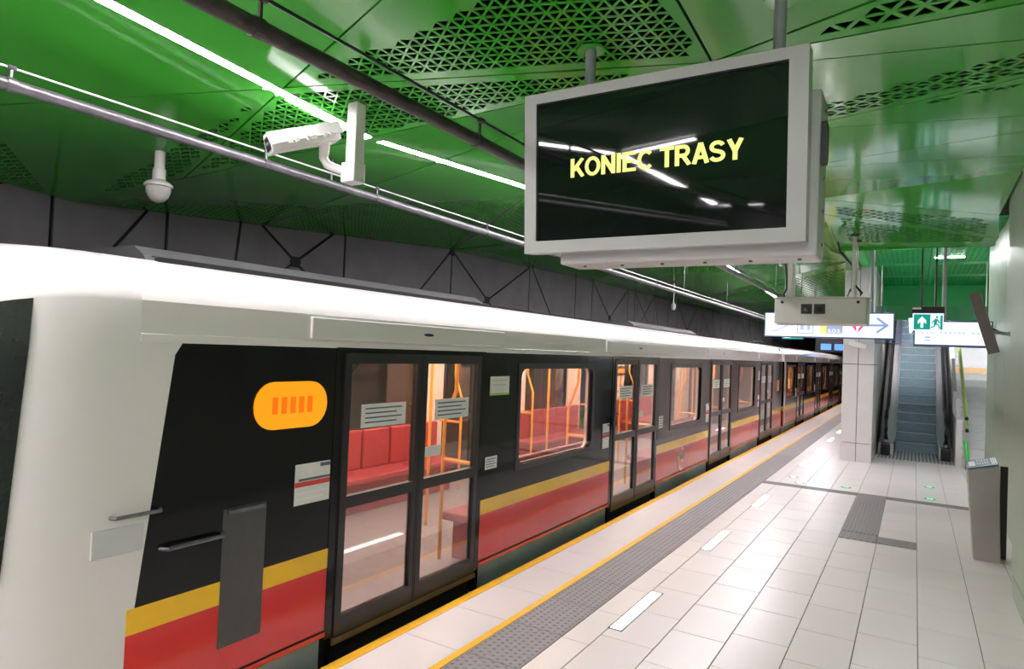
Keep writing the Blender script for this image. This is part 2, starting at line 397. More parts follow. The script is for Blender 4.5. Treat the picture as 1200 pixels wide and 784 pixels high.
# ---------------------------------------------------------------- CEILING
ceiling = obj('ceiling', MB().box(-7.0, 3.0, -12, 44, 4.55, 4.75), m_void); struct(ceiling, 'folded green metal ceiling of solid and perforated panels', 'ceiling')
def plane3(a, b, c):
    a, b, c = Vector(a), Vector(b), Vector(c); n = (b-a).cross(c-a)
    return ((n.dot(a))/n.z, -n.x/n.z, -n.y/n.z)
PA = (3.9407, 0.08151, -0.07299); PB = (3.40358, 0.06797, 0.07382)
zz = lambda pl, x, y: pl[0]+pl[1]*x+pl[2]*y
V1 = (-0.98, 3.57); W1 = (-6.6, 3.05); W3 = (-6.6, 8.83); Q = (-2.2, 9.6); Pp = (-0.98, 7.95); Rr = (-0.98, 9.7)
v3 = lambda p, z: (p[0], p[1], z)
PA2 = (3.6+0.073*3.57, 0.0, -0.073)
PB2 = (3.6-0.046*3.57, 0.0, 0.046)
zP = zz(PB2, *Pp); zQ = zz(PB, *Q)
PT = plane3(v3(V1, 3.6), v3(Q, zQ), v3(Rr, 3.97))
PC = plane3(v3(Pp, zP), (0.786, 7.32, zz(PB2, 0.786, 7.32)), (0, 10.4, 3.6))
tri_holes = 0
def panel(poly, pl, holes=(), a=0.10, strut=0.2, ang=0.0, gap=0.006, m=None, parent=None, org=(0, 0), name='ceiling_panel', stretch=1.0):
    m = m or m_green; parent = parent or ceiling
    P0 = inset(poly, gap)
    if len(P0) < 3: return
    holes = [ccw(h) for h in holes]
    L3 = lambda p, dz=0: (p[0], p[1], zz(pl, *p)+dz)
    use = [h for h in holes if len(clipall(P0, h)) >= 3 and abs(area(clipall(P0, h))) > 0.03]
    mb = MB()
    if not use:
        mb.prism([L3(p) for p in P0], (0, 0, 0.02))
        return obj(name, mb, m, parent)
    ca, sa = math.cos(ang), math.sin(ang); h = a*math.sqrt(3)/2*stretch
    U = lambda i, j: (org[0]+ca*(i*a+j*a/2)-sa*j*h, org[1]+sa*(i*a+j*a/2)+ca*j*h)
    def inv(p):
        x, y = p[0]-org[0], p[1]-org[1]; X, Y = ca*x+sa*y, -sa*x+ca*y; j = Y/h; return (X/a-j/2, j)
    ij = [inv(p) for p in P0]
    i0, i1 = math.floor(min(p[0] for p in ij))-1, math.ceil(max(p[0] for p in ij))+1
    j0, j1 = math.floor(min(p[1] for p in ij))-1, math.ceil(max(p[1] for p in ij))+1
    Pin = inset(P0, 0.012)
    for i in range(i0, i1):
        for j in range(j0, j1):
            for T in ([U(i, j), U(i+1, j), U(i, j+1)], [U(i+1, j), U(i+1, j+1), U(i, j+1)]):
                c = ((T[0][0]+T[1][0]+T[2][0])/3, (T[0][1]+T[1][1]+T[2][1])/3)
                if all(inside(Pin, p) for p in T) and any(all(inside(hh, p) for p in T) for hh in use):
                    I = [(p[0]+(c[0]-p[0])*strut*1.6, p[1]+(c[1]-p[1])*strut*1.6) for p in T]
                    k = len(mb.v); mb.v += [L3(p) for p in T]+[L3(p) for p in I]+[L3(p, 0.006) for p in I]
                    for e in range(3):
                        e2 = (e+1) % 3
                        mb.f += [(k+e, k+3+e, k+3+e2, k+e2), (k+3+e, k+6+e, k+6+e2, k+3+e2)]
                else:
                    C = ccw(T)
                    for e in range(len(P0)):
                        C = clip(C, P0[e], P0[(e+1) % len(P0)])
                        if len(C) < 3: break
                    if len(C) >= 3:
                        k = len(mb.v); mb.v += [L3(p) for p in C]; mb.f.append(tuple(range(k+len(C)-1, k-1, -1)))
    n = len(P0); k = len(mb.v); mb.v += [L3(p) for p in P0]+[L3(p, 0.03) for p in P0]
    mb.f += [(k+e, k+(e+1) % n, k+n+(e+1) % n, k+n+e) for e in range(n)]
    return obj(name, mb, m, parent, fix=False)
def clipall(A, B):
    A = ccw(A)
    for e in range(len(B)):
        A = clip(A, B[e], B[(e+1) % len(B)])
        if len(A) < 3: return []
    return A
def facet(poly, pl, seams=(), holes=(), **k):
    pp = [ccw(list(poly))]
    for (p, q) in seams: pp = split(pp, p, q)
    for q in pp: panel(q, pl, holes, **k)

S1 = ((-4.96, 1.82), V1); S2 = ((-2.16, 2.25), (-6.3, 3.54))
hA = [(-6.5, 3.04), (-4.61, 2.73), (-3.3, 2.56), (-1.77, 2.48), (-1.0, 2.46), (-1.0, 3.55), (-6.4, 3.06)]
hA2 = [(-6.6, 2.85), (-5.52, 2.04), (-5.2, 0.9), (-6.6, 0.6)]
s1a = math.atan2(V1[1]-1.82, V1[0]+4.96)
facet([W1, V1, (-0.98, -2.0), (-6.6, -2.0)], PA, [S1, S2, ((-6.6, 0.4), (-0.98, 0.9))], [hA, hA2], ang=s1a, org=V1, a=0.078, strut=0.17)
facet([V1, (WR, 3.57), (WR, -2.0), (-0.98, -2.0)], PA2, [(V1, (-0.14, 3.28)), ((-0.98, 0.9), (WR, 0.9))], [[(-0.9, 3.55), (WR, 3.55), (WR, 3.03), (-0.14, 3.30)]], a=0.13, gap=0.009, stretch=0.8)
S4 = (V1, (-4.44, 4.5)); S4b = (V1, W3); S4c = (V1, (-6.6, 6.6))
hB = [(-6.55, 3.3), (-3.2, 6.75), (-2.6, 9.4), (-6.55, 8.75)]
facet([W1, V1, Q, W3], PB, [S4, S4b], [hB], ang=math.atan2(-0.93, 3.46), org=V1, a=0.085)
facet([V1, Rr, Q], PT, [((-0.98, 6.5), (-1.8, 8))])
seamsB = [((-0.51, 3.80), (0.42, 4.02)), ((-0.57, 4.98), (0.49, 4.62)), ((-0.59, 5.14), (0.575, 5.45)), ((-0.72, 6.25), (0.625, 5.88)), ((-0.73, 6.40), (0.715, 6.68))]
facet([V1, (WR, 3.57), (WR, 7.32), Pp], PB2, seamsB, [[(-0.9, 4.66), (WR, 4.06), (WR, 4.75), (-0.9, 5.12)]], a=0.13, stretch=0.7)
facet([Pp, (WR, 7.32), (0.75, 8.85), (0.84, 9.9), (0.82, 10.4), (-0.98, 10.4)], PC, [(Pp, (0.75, 8.85)), ((-0.98, 8.6), (0.8, 9.9))], [[(-0.9, 8.2), (0.7, 9.0), (0.78, 9.9), (0.75, 10.15), (-0.9, 10.15)]], a=0.13, stretch=0.6)
DL = [(W3, 3.59), (Q, zQ), ((-6.6, 15.0), 3.70), ((-0.98, 14.0), 3.95), ((-6.6, 21.0), 3.72), ((-0.98, 20.0), 3.74), ((-6.6, 28.0), 3.76), ((-0.98, 28.0), 3.98), ((-6.6, 44.0), 3.75), ((-0.98, 44.0), 3.8), (Rr, 3.97)]
def tri(i, j, k, hole=True, seams=(), a=0.12):
    A, B, C = DL[i], DL[j], DL[k]; pl = plane3(v3(*A), v3(*B), v3(*C)); P_ = ccw([A[0], B[0], C[0]])
    facet(P_, pl, seams, [inset(P_, 0.25)] if hole else [], a=a, ang=0.3)
tri(0, 1, 2, True, [((-4.4, 9), (-5.0, 14.5))]); tri(1, 10, 3, False, [((-1.5, 9), (-1.2, 14))]); tri(1, 3, 2, True, [((-3.5, 9), (-3.0, 15))], a=0.14)
tri(2, 3, 4, False, [((-3.5, 9), (-3.5, 25))]); tri(3, 5, 4, True, [((-3.0, 9), (-3.0, 25))], a=0.16); tri(4, 5, 6, True, [((-3.5, 9), (-3.5, 35))], a=0.2); tri(5, 7, 6, False); tri(6, 7, 8, False); tri(7, 9, 8, False)
# rear continuation of the folds
def quad_rear(ya, yb, za, zb):
    for (xa, xb, d) in ((-6.6, -0.98, -0.35), (-0.98, WR, 0.0)):
        pl = plane3((xa, ya, za+d if xa < -5 else za), (xb, ya, za), (xb, yb, zb)); facet([(xa, ya), (xb, ya), (xb, yb), (xa, yb)], pl, [((-3.8, 0), (-3.6, -9))] if xa < -5 else [])
quad_rear(-2.0, -7.0, 3.99, 3.62); quad_rear(-7.0, -12.0, 3.62, 3.95)
# fascias where the lower ceiling over the platform ends
fas = MB().prism([(-0.975, 3.6, 3.61), (-0.975, 7.95, zP+0.01), (-0.975, 10.4, 3.61), (-0.975, 10.4, 4.0), (-0.975, 9.7, 3.98)], (0.012, 0, 0))
obj('fascia_panel', fas, m_green, ceiling)
obj('fascia_panel', MB().box(-0.98, 0.84, 10.40, 10.42, 3.58, 4.05), m_green, ceiling)
# hall ceiling behind the soffit
hp = (3.97, 0, 0)
for (a, b) in ((10.44, 12.4), (12.4, 15.0), (15.0, 17.0), (17.0, 18.98)):
    facet([(-0.97, a), (2.6, a), (2.6, b), (-0.97, b)], hp, [((0.2, 0), (0.2, 30))], [[(-0.93, a+0.12), (2.55, a+0.12), (2.55, b-0.12), (-0.93, b-0.12)]], a=0.16, stretch=0.5, m=m_greenhall)

# ---------------------------------------------------------------- RIGHT WALL, HALL, PILLAR
wr = obj('wall_right', MB().box(WR+0.02, 1.2, -12, 7.28, 0, 4.3), m_joint); struct(wr, 'glossy pale panelled wall at the right edge of the platform', 'wall')
for (a, b) in ((-12, -6), (-6, -1), (-1, 1.2), (1.2, 3.2), (3.2, 5.2)):
    bx('wall_panel', m_wallp, wr, WR, WR+0.03, a+0.004, b-0.004, 0.19, 4.3)
    bx('plinth_panel', m_wallp, wr, WR, WR+0.03, a+0.004, b-0.004, 0.0, 0.182)
obj('wall_panel', MB().prism([(WR, 5.204, 0.19), (WR, 7.40, 0.19), (WR, 8.40, 4.0), (WR, 5.9, 4.0)], (0.03, 0, 0)), m_wallp, wr)
obj('wall_panel', MB().prism([(WR, 5.204, 0.20), (WR, 5.89, 4.0), (WR, 5.204, 4.0)], (0.03, 0, 0)), m_wallp, wr)
obj('plinth_panel', MB().prism([(WR, 5.204, 0.0), (WR, 7.35, 0.0), (WR, 7.398, 0.182), (WR, 5.204, 0.182)], (0.03, 0, 0)), m_wallp, wr)
obj('corner_panel', MB().prism([(WR+0.001, 7.34, 0.0), (WR+0.001, 8.40, 4.0), (WR+0.001, 8.38, 4.0), (WR+0.001, 7.32, 0.0)], (0.25, 0, 0)), m_wallp, wr)
wr2 = obj('wall_recess', MB().box(1.03, 1.2, 7.29, 13.2, 0, 4.3), m_joint); struct(wr2, 'pale panelled recessed wall behind the steel pedestal', 'wall')
for i, (a, b) in enumerate(((7.3, 8.4), (8.4, 9.6), (9.6, 10.8), (10.8, 12.0), (12.0, 13.2))): bx('wall_panel', m_wallp, wr2, 1.0, 1.04, a+0.004, b-0.004, 0, 4.3)
bx('wall_panel', m_wallp, wr2, 1.0, 1.2, 13.2, 13.22, 0, 4.3)

pil = thing('pillar', (-0.99, 15.5, 0), 'pale grey panelled pillar beside the escalator', 'pillar')
bx('core', m_joint, pil, -1.25, -0.73, 15.24, 17.3, 0, 4.0)
for (a, b) in ((-1.27, -0.996), (-0.984, -0.71)):
    for (c, d) in ((0.0, 0.37), (0.382, 1.975), (1.987, 4.0)): bx('panel', m_pillar, pil, a, b, 15.2, 15.26, c, d)
for (y_, y2) in ((15.26, 16.3), (16.306, 17.3)):
    for (c, d) in ((0.0, 0.37), (0.382, 1.975), (1.987, 4.0)):
        bx('panel', m_pillar, pil, -0.73, -0.71, y_, y2, c, d); bx('panel', m_pillar, pil, -1.27, -1.25, y_, y2, c, d)
ew = obj('wall_escalator', MB().box(-1.25, -0.72, 17.3, 31, 0, 6.5), m_pillar); struct(ew, 'pale wall running up beside the escalator', 'wall')
hd = obj('wall_header', MB().box(-0.72, 2.6, 19.0, 19.3, 3.12, 4.1), m_greenhall); struct(hd, 'bright green header wall above the escalator', 'wall')
o = obj('wall_stair', MB().box(2.6, 2.8, 7.3, 31, 0, 6.5), m_hwhite); struct(o, 'white wall beside the stairs', 'wall')
o = obj('wall_hall_end', MB().box(-0.72, 2.8, 31, 31.2, 0, 6.5), m_hwhite); struct(o, 'white end wall above the escalator', 'wall')
o = obj('ceiling_hall', MB().box(-0.72, 2.8, 19.3, 31.2, 6.5, 6.7), m_hwhite); struct(o, 'white ceiling over the escalator shaft', 'ceiling')
o = obj('wall_far', MB().box(-7.0, 3.0, 44, 44.3, -1.3, 4.75), m_joint); struct(o, 'dark tunnel end wall', 'wall')
o = obj('wall_back', MB().box(-7.0, 3.0, -12.3, -12, -1.3, 4.75), m_conc); struct(o, 'grey wall behind the viewer', 'wall')
for i, (x, yy, z_, l_) in enumerate(((0.1, 21.0, 5.0, 1.55), (1.7, 21.0, 5.0, 1.55), (0.1, 28.0, 6.45, 2.2), (1.7, 28.0, 6.45, 2.2))):  # lamps added in the shaft, out of view, to brighten escalator and stairs
    t = thing('hall_lamp', (x, yy, z_), ['suspended linear lamp over the lower escalator shaft','suspended linear lamp over the lower stairs','linear lamp over the upper escalator shaft','linear lamp over the upper stairs'][i], 'lamp', 'shaft lamps')
    bx('housing', m_grey, t, x-0.12, x+0.12, yy-l_, yy+l_, z_-0.06, z_); bx('diffuser', m_hfill, t, x-0.1, x+0.1, yy-l_+0.05, yy+l_-0.05, z_-0.075, z_-0.06)
    for yr in (yy-1.2, yy+1.2): obj('rod', MB().tube([(x, yr, z_), (x, yr, 6.5)], 0.012, 6), m_grey, t)
for i, (xa, xb, yy) in enumerate(((-0.6, 0.5, 12.75), (1.3, 2.5, 13.6), (0.25, 0.72, 14.1))):  # first two added as hidden fill for the green header and the stairs
    t = thing('landing_lamp', ((xa+xb)/2, yy, 3.97), ['linear lamp across the slatted green ceiling, just behind the soffit','linear lamp in the slatted ceiling over the stair landing','short linear lamp glowing in the slatted green ceiling above the exit sign'][i], 'lamp', 'landing lamps')
    bx('housing', m_grey, t, xa, xb, yy-0.05, yy+0.05, 3.962, 4.0); bx('diffuser', m_hfill, t, xa+0.02, xb-0.02, yy-0.035, yy+0.035, 3.955, 3.964)

t = thing('header_lamp', (0.9, 19.35, 3.4), 'linear lamp on the rear of the green header wall', 'lamp')  # added out of view to brighten the stair risers and the shaft
bx('housing', m_grey, t, -0.6, 2.5, 19.301, 19.36, 3.35, 3.55); bx('diffuser', m_hfill, t, -0.58, 2.48, 19.36, 19.372, 3.40, 3.47)

# ---------------------------------------------------------------- TRAIN
XS = -3.2; XC = -4.55; HW = 1.35
def plate(mb, y0, y1, z0, z1, hole, x, dx, r=0.09, n=5):
    """flat plate in the YZ plane at x, thickness dx, with a rounded rectangular hole (hy0,hy1,hz0,hz1)"""
    a0, a1, b0, b1 = hole; inn = []; out = []
    for (cy, cz, st, oc) in ((a1-r, b1-r, 0, (y1, z1)), (a0+r, b1-r, 1, (y0, z1)), (a0+r, b0+r, 2, (y0, z0)), (a1-r, b0+r, 3, (y1, z0))):
        for k in range(n+1):
            t = (st + k/n)*math.pi/2; inn.append((cy+r*math.cos(t), cz+r*math.sin(t))); out.append(oc)
    N = len(inn)
    R = [[(x, *p) for p in out], [(x, *p) for p in inn], [(x+dx, *p) for p in inn], [(x+dx, *p) for p in out], [(x, *p) for p in out]]
    mb.loft(R, True, False); return inn
def rrect(a0, a1, b0, b1, r, n=5):
    out = []
    for (cy, cz, st) in ((a1-r, b1-r, 0), (a0+r, b1-r, 1), (a0+r, b0+r, 2), (a1-r, b0+r, 3)):
        for k in range(n+1):
            t = (st+k/n)*math.pi/2; out.append((cy+r*math.cos(t), cz+r*math.sin(t)))
    return out
PROF = [(1.35,1.96),(1.352,1.965),(1.352,2.0),(1.347,2.005),(1.34,2.16),(1.343,2.165),(1.333,2.185),(1.27,2.27),(1.12,2.36),(0.92,2.41)]
ROOFP = [(0.92,2.405),(0.6,2.44),(0.3,2.455),(0,2.46),(-0.3,2.455),(-0.6,2.44),(-0.92,2.405)]

def sticker(parent, x, y0, y1, z0, z1, kind=0, s=1):
    p = bx('sticker', m_paper, parent, x, x+0.003*s, y0, y1, z0, z1)
    h = z1-z0; wd = y1-y0
    if kind == 0:
        mb = MB()
        for k in range(4): mb.box(x+0.003*s, x+0.004*s, y0+wd*0.08, y1-wd*(0.1+0.12*(k % 2)), z1-h*(0.16+0.2*k), z1-h*(0.22+0.2*k))
        obj('print', mb, m_ink, p)
    elif kind == 1:
        obj('print', MB().box(x+0.003*s, x+0.004*s, y0+wd*0.1, y1, z1-h*0.36, z1-h*0.42).box(x+0.003*s, x+0.004*s, y0+wd*0.7, y1, z1-h*0.03, z1-h*0.12), m_ink, p)
        obj('red_band', MB().box(x+0.003*s, x+0.004*s, y0, y1, z1-h*0.44, z1-h*0.56), m_sred, p)
        obj('print', MB().box(x+0.003*s, x+0.004*s, y0+wd*0.06, y1-wd*0.08, z1-h*0.70, z1-h*0.74).box(x+0.003*s, x+0.004*s, y0+wd*0.06, y1-wd*0.2, z1-h*0.84, z1-h*0.88), m_logo, p)
    elif kind == 2:
        obj('print', MB().box(x+0.003*s, x+0.004*s, y0+wd*0.08, y1-wd*0.08, z1-h*0.18, z1-h*0.24).box(x+0.003*s, x+0.004*s, y0+wd*0.08, y1-wd*0.2, z1-h*0.42, z1-h*0.48), m_grey, p)
        obj('green_band', MB().box(x+0.003*s, x+0.004*s, y0, y1, z0, z0+h*0.12), m_sgreen, p)

def door(parent, yc, side):
    xo = XC+side*HW; s = side
    for leaf in (-1, 1):
        a, b = (yc-0.80, yc-0.006) if leaf < 0 else (yc+0.006, yc+0.80)
        st = 0.058
        mb = MB()
        x0, x1 = xo-0.035*s, xo+0.012*s
        i0, i1 = a+st, b-st
        # leaf frame: stiles and rails
        mb.box(x0, x1, a, i0, 0.07, 1.93).box(x0, x1, i1, b, 0.07, 1.93)
        mb.box(x0, x1, i0, i1, 1.86, 1.93).box(x0, x1, i0, i1, 0.90, 0.98).box(x0, x1, i0, i1, 0.07, 0.20)
        d = obj('door_leaf', mb, m_anth, parent)
        bx('upper_pane', m_glass, d, xo-0.012*s, xo-0.006*s, i0, i1, 0.98, 1.86)
        bx('lower_pane', m_dglass, d, xo-0.012*s, xo-0.006*s, i0, i1, 0.20, 0.90)
        if s > 0: sticker(d, xo-0.005, i0+0.12, i1-0.10, 1.42, 1.58, 0)
        if s > 0 and leaf > 0: sticker(d, xo-0.005, i0+0.02, i0+0.22, 1.14, 1.22, 3)
        bx('rubber_seal', m_rubber, d, xo-0.02*s, xo+0.016*s, (b-0.012 if leaf < 0 else a-0.004), (b+0.004 if leaf < 0 else a+0.012), 0.07, 1.93)
    for yy in (yc-0.875, yc+0.815): bx('door_post', m_black, parent, xo-0.06*s, xo+0.004*s, yy, yy+0.06, -0.1, 1.96)
    bx('door_header', m_black, parent, xo-0.06*s, xo+0.002*s, yc-0.875, yc+0.875, 1.93, 1.965)
    bx('door_sill', m_sill, parent, xo-0.06*s, xo+0.02*s, yc-0.815, yc+0.815, 0.03, 0.07)
    bx('sill_recess', m_under, parent, xo-0.10*s, xo-0.05*s, yc-0.815, yc+0.815, -0.5, 0.03)
    cv = bx('door_gear_cover', m_white, parent, xo-0.02*s, xo+0.014*s, yc-1.1, yc+1.15, 2.012, 2.15, bevel=0.008)
    obj('vent', MB().prism([(xo+0.0142*s, yc+0.05+0.06*math.cos(k*math.pi/6), 2.08+0.012*math.sin(k*math.pi/6)) for k in range(12)], (0.002*s, 0, 0)), m_anth, cv)

def car(label, y0, y1, doors, cab):
    t = thing('train_car', (XC, (y0+y1)/2, -1.15), label, 'train', 'cars of the metro train')
    ops = sorted(doors)
    for s in (1, -1):
        xo = XC+s*HW; ys = y0
        bounds = []
        for d in ops: bounds.append((ys, d-0.875)); ys = d+0.875
        bounds.append((ys, y1))
        for si, (a, b) in enumerate(bounds):
            cabseg = cab and si == 0
            aw = a
            bx('lower_panel', m_red, t, xo-0.06*s, xo, a, b, 0.105, 0.545)
            bx('waist_stripe', m_tyel, t, xo-0.05*s, xo+0.002*s, a, b, 0.545, 0.67)
            bx('lower_moulding', m_red, t, xo-0.05*s, xo+0.008*s, a, b, 0.105, 0.135)
            bx('shadow_line', m_under, t, xo-0.05*s, xo+0.0015*s, a, b, 0.135, 0.147)  # thin dark line above the lower moulding
            bx('skirt', m_skirt, t, xo-0.10*s, xo-0.02*s, a+0.02, b-0.02, -0.35, 0.10)
            if b-a > 2.2 and not cabseg:
                c = (a+b)/2+0.02; hole = (c-0.83, c+0.83, 0.90, 1.82)
                mb = MB(); inn = plate(mb, a, b, 0.67, 1.965, hole, xo, -0.06*s); p = obj('window_band', mb, m_black, t)
                obj('window_pane', MB().prism([(xo-0.02*s, *q) for q in inn], (-0.008*s, 0, 0)), m_glass, p)
                mb = MB(); plate(mb, c-0.88, c+0.88, 0.85, 1.87, (c-0.825, c+0.825, 0.905, 1.815), xo+0.0*s, 0.006*s, r=0.085)
                obj('window_frame', mb, m_anth, p)
                mb = MB(); plate(mb, a, b, 0.10, 2.06, hole, xo-0.062*s, -0.03*s); obj('inner_lining', mb, m_beige, t)
            elif cabseg and s > 0:
                mb = MB().prism([(xo, 1.84, 0.67), (xo, b, 0.67), (xo, b, 1.965), (xo, 2.02, 1.965), (xo, 1.98, 1.9)], (-0.06, 0, 0)); p = obj('cab_side_glazing', mb, m_black, t)
                # pillar strip finishing the white mask
                obj('cab_pillar', MB().prism([(xo, y0, 0.67), (xo, 1.838, 0.67), (xo, 1.978, 1.9), (xo, 2.018, 1.965), (xo, y0, 1.965)], (-0.06, 0, 0)), m_white, t)
            else:
                bx('window_band', m_black, t, xo-0.06*s, xo, a, b, 0.67, 1.965)
                bx('inner_lining', m_beige, t, xo-0.09*s, xo-0.062*s, a, b, 0.10, 2.06)
        for d in ops: door(t, d, s)
        # cantrail
        obj('cantrail', MB().loft([[(XC+s*p[0], yy, p[1]) for p in PROF]+[(XC+s*0.92, yy, 2.37), (XC+s*1.25, yy, 1.96)] for yy in (y0, y1)], True, True), m_white, t, smooth=True)
    obj('roof', MB().loft([[(XC+p[0], yy, p[1]) for p in ROOFP]+[(XC-0.92, yy, 2.3), (XC+0.92, yy, 2.3)] for yy in (y0, y1)], True, True), m_roofg, t, smooth=True)
    for s in (1, -1): bx('roof_rail', m_under, t, XC+s*0.93-0.02, XC+s*0.93+0.02, y0+0.3, y1-0.2, 2.40, 2.425)
    # interior
    bx('interior_floor', m_ifloor, t, XC-HW+0.1, XC+HW-0.1, y0+1.1 if cab else y0+0.1, y1-0.05, -0.08, 0.03)
    bx('interior_ceiling', m_beige, t, XC-HW+0.1, XC+HW-0.1, y0+1.1 if cab else y0+0.1, y1-0.05, 2.12, 2.16)
    bx('end_partition', m_beige, t, XC-HW+0.1, XC+HW-0.1, y0+1.05 if cab else y0+0.02, y0+1.1 if cab else y0+0.1, 0, 2.12)
    bx('end_wall', m_anth, t, XC-HW+0.06, XC+HW-0.06, y1-0.05, y1, -0.5, 2.3)
    for s in (1, -1): bx('ceiling_light_strip', m_tlight, t, XC+s*0.5-0.05, XC+s*0.5+0.05, y0+1.4, y1-0.4, 2.10, 2.122)
    bx('underframe', m_under, t, XC-HW+0.12, XC+HW-0.12, y0+0.2, y1-0.1, -0.95, -0.08)
    gaps = [(ops[i]+0.95, ops[i+1]-0.95) for i in range(len(ops)-1)]
    for (a, b) in gaps:
        for s in (1, -1):
            xw = XC+s*(HW-0.10)
            sb = obj('bench', MB().box(xw, xw-0.45*s, a+0.1, b-0.1, 0.38, 0.46).box(xw-0.05*s, xw-0.35*s, a+0.15, b-0.15, 0.03, 0.38), m_seat, t, bevel=0.02)
            n = 5; st = (b-a-0.2)/n
            for k in range(n): bx('backrest', m_seat, sb, xw, xw-0.07*s, a+0.1+k*st+0.015, a+0.1+(k+1)*st-0.015, 0.46, 0.94, bevel=0.02)
            for yy in (a+0.06, b-0.06):
                obj('grab_pole', MB().tube([(xw-0.42*s, yy, 0.03), (xw-0.42*s, yy, 1.3), (xw-0.30*s, yy, 1.6), (xw-0.30*s, yy, 2.12)], 0.018, 10), m_pole, t, smooth=True)
                obj('grab_rail', MB().tube([(xw-0.06*s, yy, 0.95), (xw-0.42*s, yy, 0.95)], 0.018, 8), m_pole, t, smooth=True)
        for yy in ((a+b)/2-0.45, (a+b)/2+0.45): obj('grab_pole', MB().tube([(XC, yy, 0.03), (XC, yy, 2.12)], 0.018, 10), m_pole, t, smooth=True)
        obj('grab_rail', MB().tube([(XC-0.55, a, 1.85), (XC-0.55, b, 1.85)], 0.016, 8), m_pole, t, smooth=True)
    for d in ops: obj('grab_pole', MB().tube([(XC, d, 0.03), (XC, d, 2.12)], 0.018, 10), m_pole, t, smooth=True)
    for d in ops:
        bx('wall_notice', m_paper, t, XC-HW+0.095, XC-HW+0.10, d+0.9, d+1.05, 1.3, 1.7)
    return t

YN0 = 1.8
c1 = car('white, red and yellow leading metro car with black cab, nearest the camera', 1.8, 19.95, [3.95, 8.55, 13.15, 17.75], True)
c2 = car('second metro car, coupled behind the leading car near the pillar', 20.35, 39.6, [23.65, 28.25, 32.85, 37.45], False)
# ----- nose of the leading car
NP = [(1.35,-0.95),(1.35,-0.4),(1.35,0.1),(1.35,0.54),(1.35,0.67),(1.35,0.95),(1.35,1.4),(1.35,1.75),(1.35,1.965),(1.347,2.005),(1.34,2.16),(1.333,2.185),(1.27,2.27),(1.12,2.36),(0.92,2.41),(0.6,2.44),(0.3,2.455)]
NPF = NP+[(0, 2.46)]+[(-a, b) for a, b in NP[::-1]]
def nose_pt(j, s, off=0.0):
    dx, z = NPF[j]; w_ = (1-min(s, 0.9999)**3)**(1/3)
    zz_ = z - (0.30*s**3*(z-1.0)/1.46 if z > 1 else 0)
    return Vector((XC+dx*w_*(1+off/1.35), YN0-1.1*s+(z-0.6)*0.12*s-off*s, zz_+off*0.3*(1 if z > 2 else 0)))
ss = [0.0,0.1,0.2,0.28,0.35,0.45,0.55,0.65,0.74,0.82,0.89,0.94,0.975,0.995,1.0]
obj('cab_mask', MB().loft([[nose_pt(j, s) for j in range(len(NPF))] for s in ss], False, False), m_white, c1, smooth=True)
ws = [0.48,0.54,0.6,0.66,0.74,0.82,0.89,0.94,0.975,0.995,1.0]
ja, jb = 5, 10
for rng, nm in (((ja, jb), 'windshield'), ((len(NPF)-1-jb, len(NPF)-1-ja), 'windshield')):
    obj(nm, MB().loft([[nose_pt(j, s, 0.008) for j in range(rng[0], rng[1]+1)] for s in ws], False, False), m_wind, c1, smooth=True)
obj('windshield_trim', MB().loft([[nose_pt(j, s, 0.004) for j in range(2, 5)] for s in (0.7, 0.8, 0.9, 0.97, 1.0)], False, False), m_anth, c1)
hl = obj('headlight', MB().prism([(XC+0.85+0.16*math.cos(k*math.pi/8), 0.9, 0.62+0.1*math.sin(k*math.pi/8)) for k in range(16)], (0, 0.25, 0)), m_glass, c1)
# cab side details
xs = XS
o = obj('destination_lamp', MB().prism([(xs, *q) for q in rrect(2.46, 3.00, 1.47, 1.75, 0.135, 6)], (0.012, 0, 0)), m_orange, c1)
mb = MB()
for k in range(5): mb.box(xs+0.012, xs+0.013, 2.58+k*0.065, 2.62+k*0.065, 1.56, 1.66)
obj('digits', mb, m_orange2, o)
sticker(c1, xs+0.001, 2.78, 3.06, 0.99, 1.24, 1)
o = bx('handle_recess', mat('recess_grey', (0.07, 0.066, 0.066), 0.3, noise=0.06), c1, xs-0.01, xs+0.006, 2.30, 2.58, 0.30, 1.06, bevel=0.004); bx('grip', m_steel, o, xs+0.006, xs+0.02, 2.32, 2.56, 1.03, 1.05)
obj('cab_handrail', MB().tube([(xs+0.0, 1.95, 0.93), (xs+0.04, 1.97, 0.93), (xs+0.04, 2.28, 0.93), (xs, 2.30, 0.93)], 0.011, 8), m_steel, c1, smooth=True)
o = bx('marker_plate', m_grey, c1, xs-0.02, xs+0.008, 1.62, 1.86, 0.95, 1.08, bevel=0.004)
obj('cab_handrail', MB().tube([(xs+0.0, 1.7, 1.13), (xs+0.03, 1.71, 1.13), (xs+0.03, 1.93, 1.13), (xs, 1.94, 1.13)], 0.010, 8), m_steel, c1, smooth=True)
for (a, b, z0, z1, k) in ((4.90, 5.22, 1.58, 1.75, 2), (4.87, 5.06, 0.93, 1.04, 0), (7.42, 7.62, 0.84, 1.14, 1), (9.47, 9.66, 0.92, 1.1, 0), (12.04, 12.24, 0.82, 1.16, 1), (16.62, 16.8, 1.5, 1.72, 0), (16.62, 16.8, 0.86, 1.14, 1)):
    sticker(c1, xs+0.0045, a, b, z0, z1, k)
for (a, b, z0, z1, k) in ((22.5, 22.7, 0.86, 1.14, 1), (27.1, 27.3, 0.86, 1.14, 1)): sticker(c2, xs+0.0045, a, b, z0, z1, k)
for (yy, cc) in ((19.2, c1), (21.4, c2)): bx('side_lamp', mat('amber_lens', (0.8, 0.35, 0.12), 0.4, noise=0.03), cc, xs, xs+0.008, yy, yy+0.3, 1.15, 1.45)
bx('passenger_display', m_bplast, c1, -4.4, -4.34, 10.35, 11.0, 1.62, 1.78); bx('display_text', m_orange, c1, -4.339, -4.335, 10.42, 10.93, 1.66, 1.74)
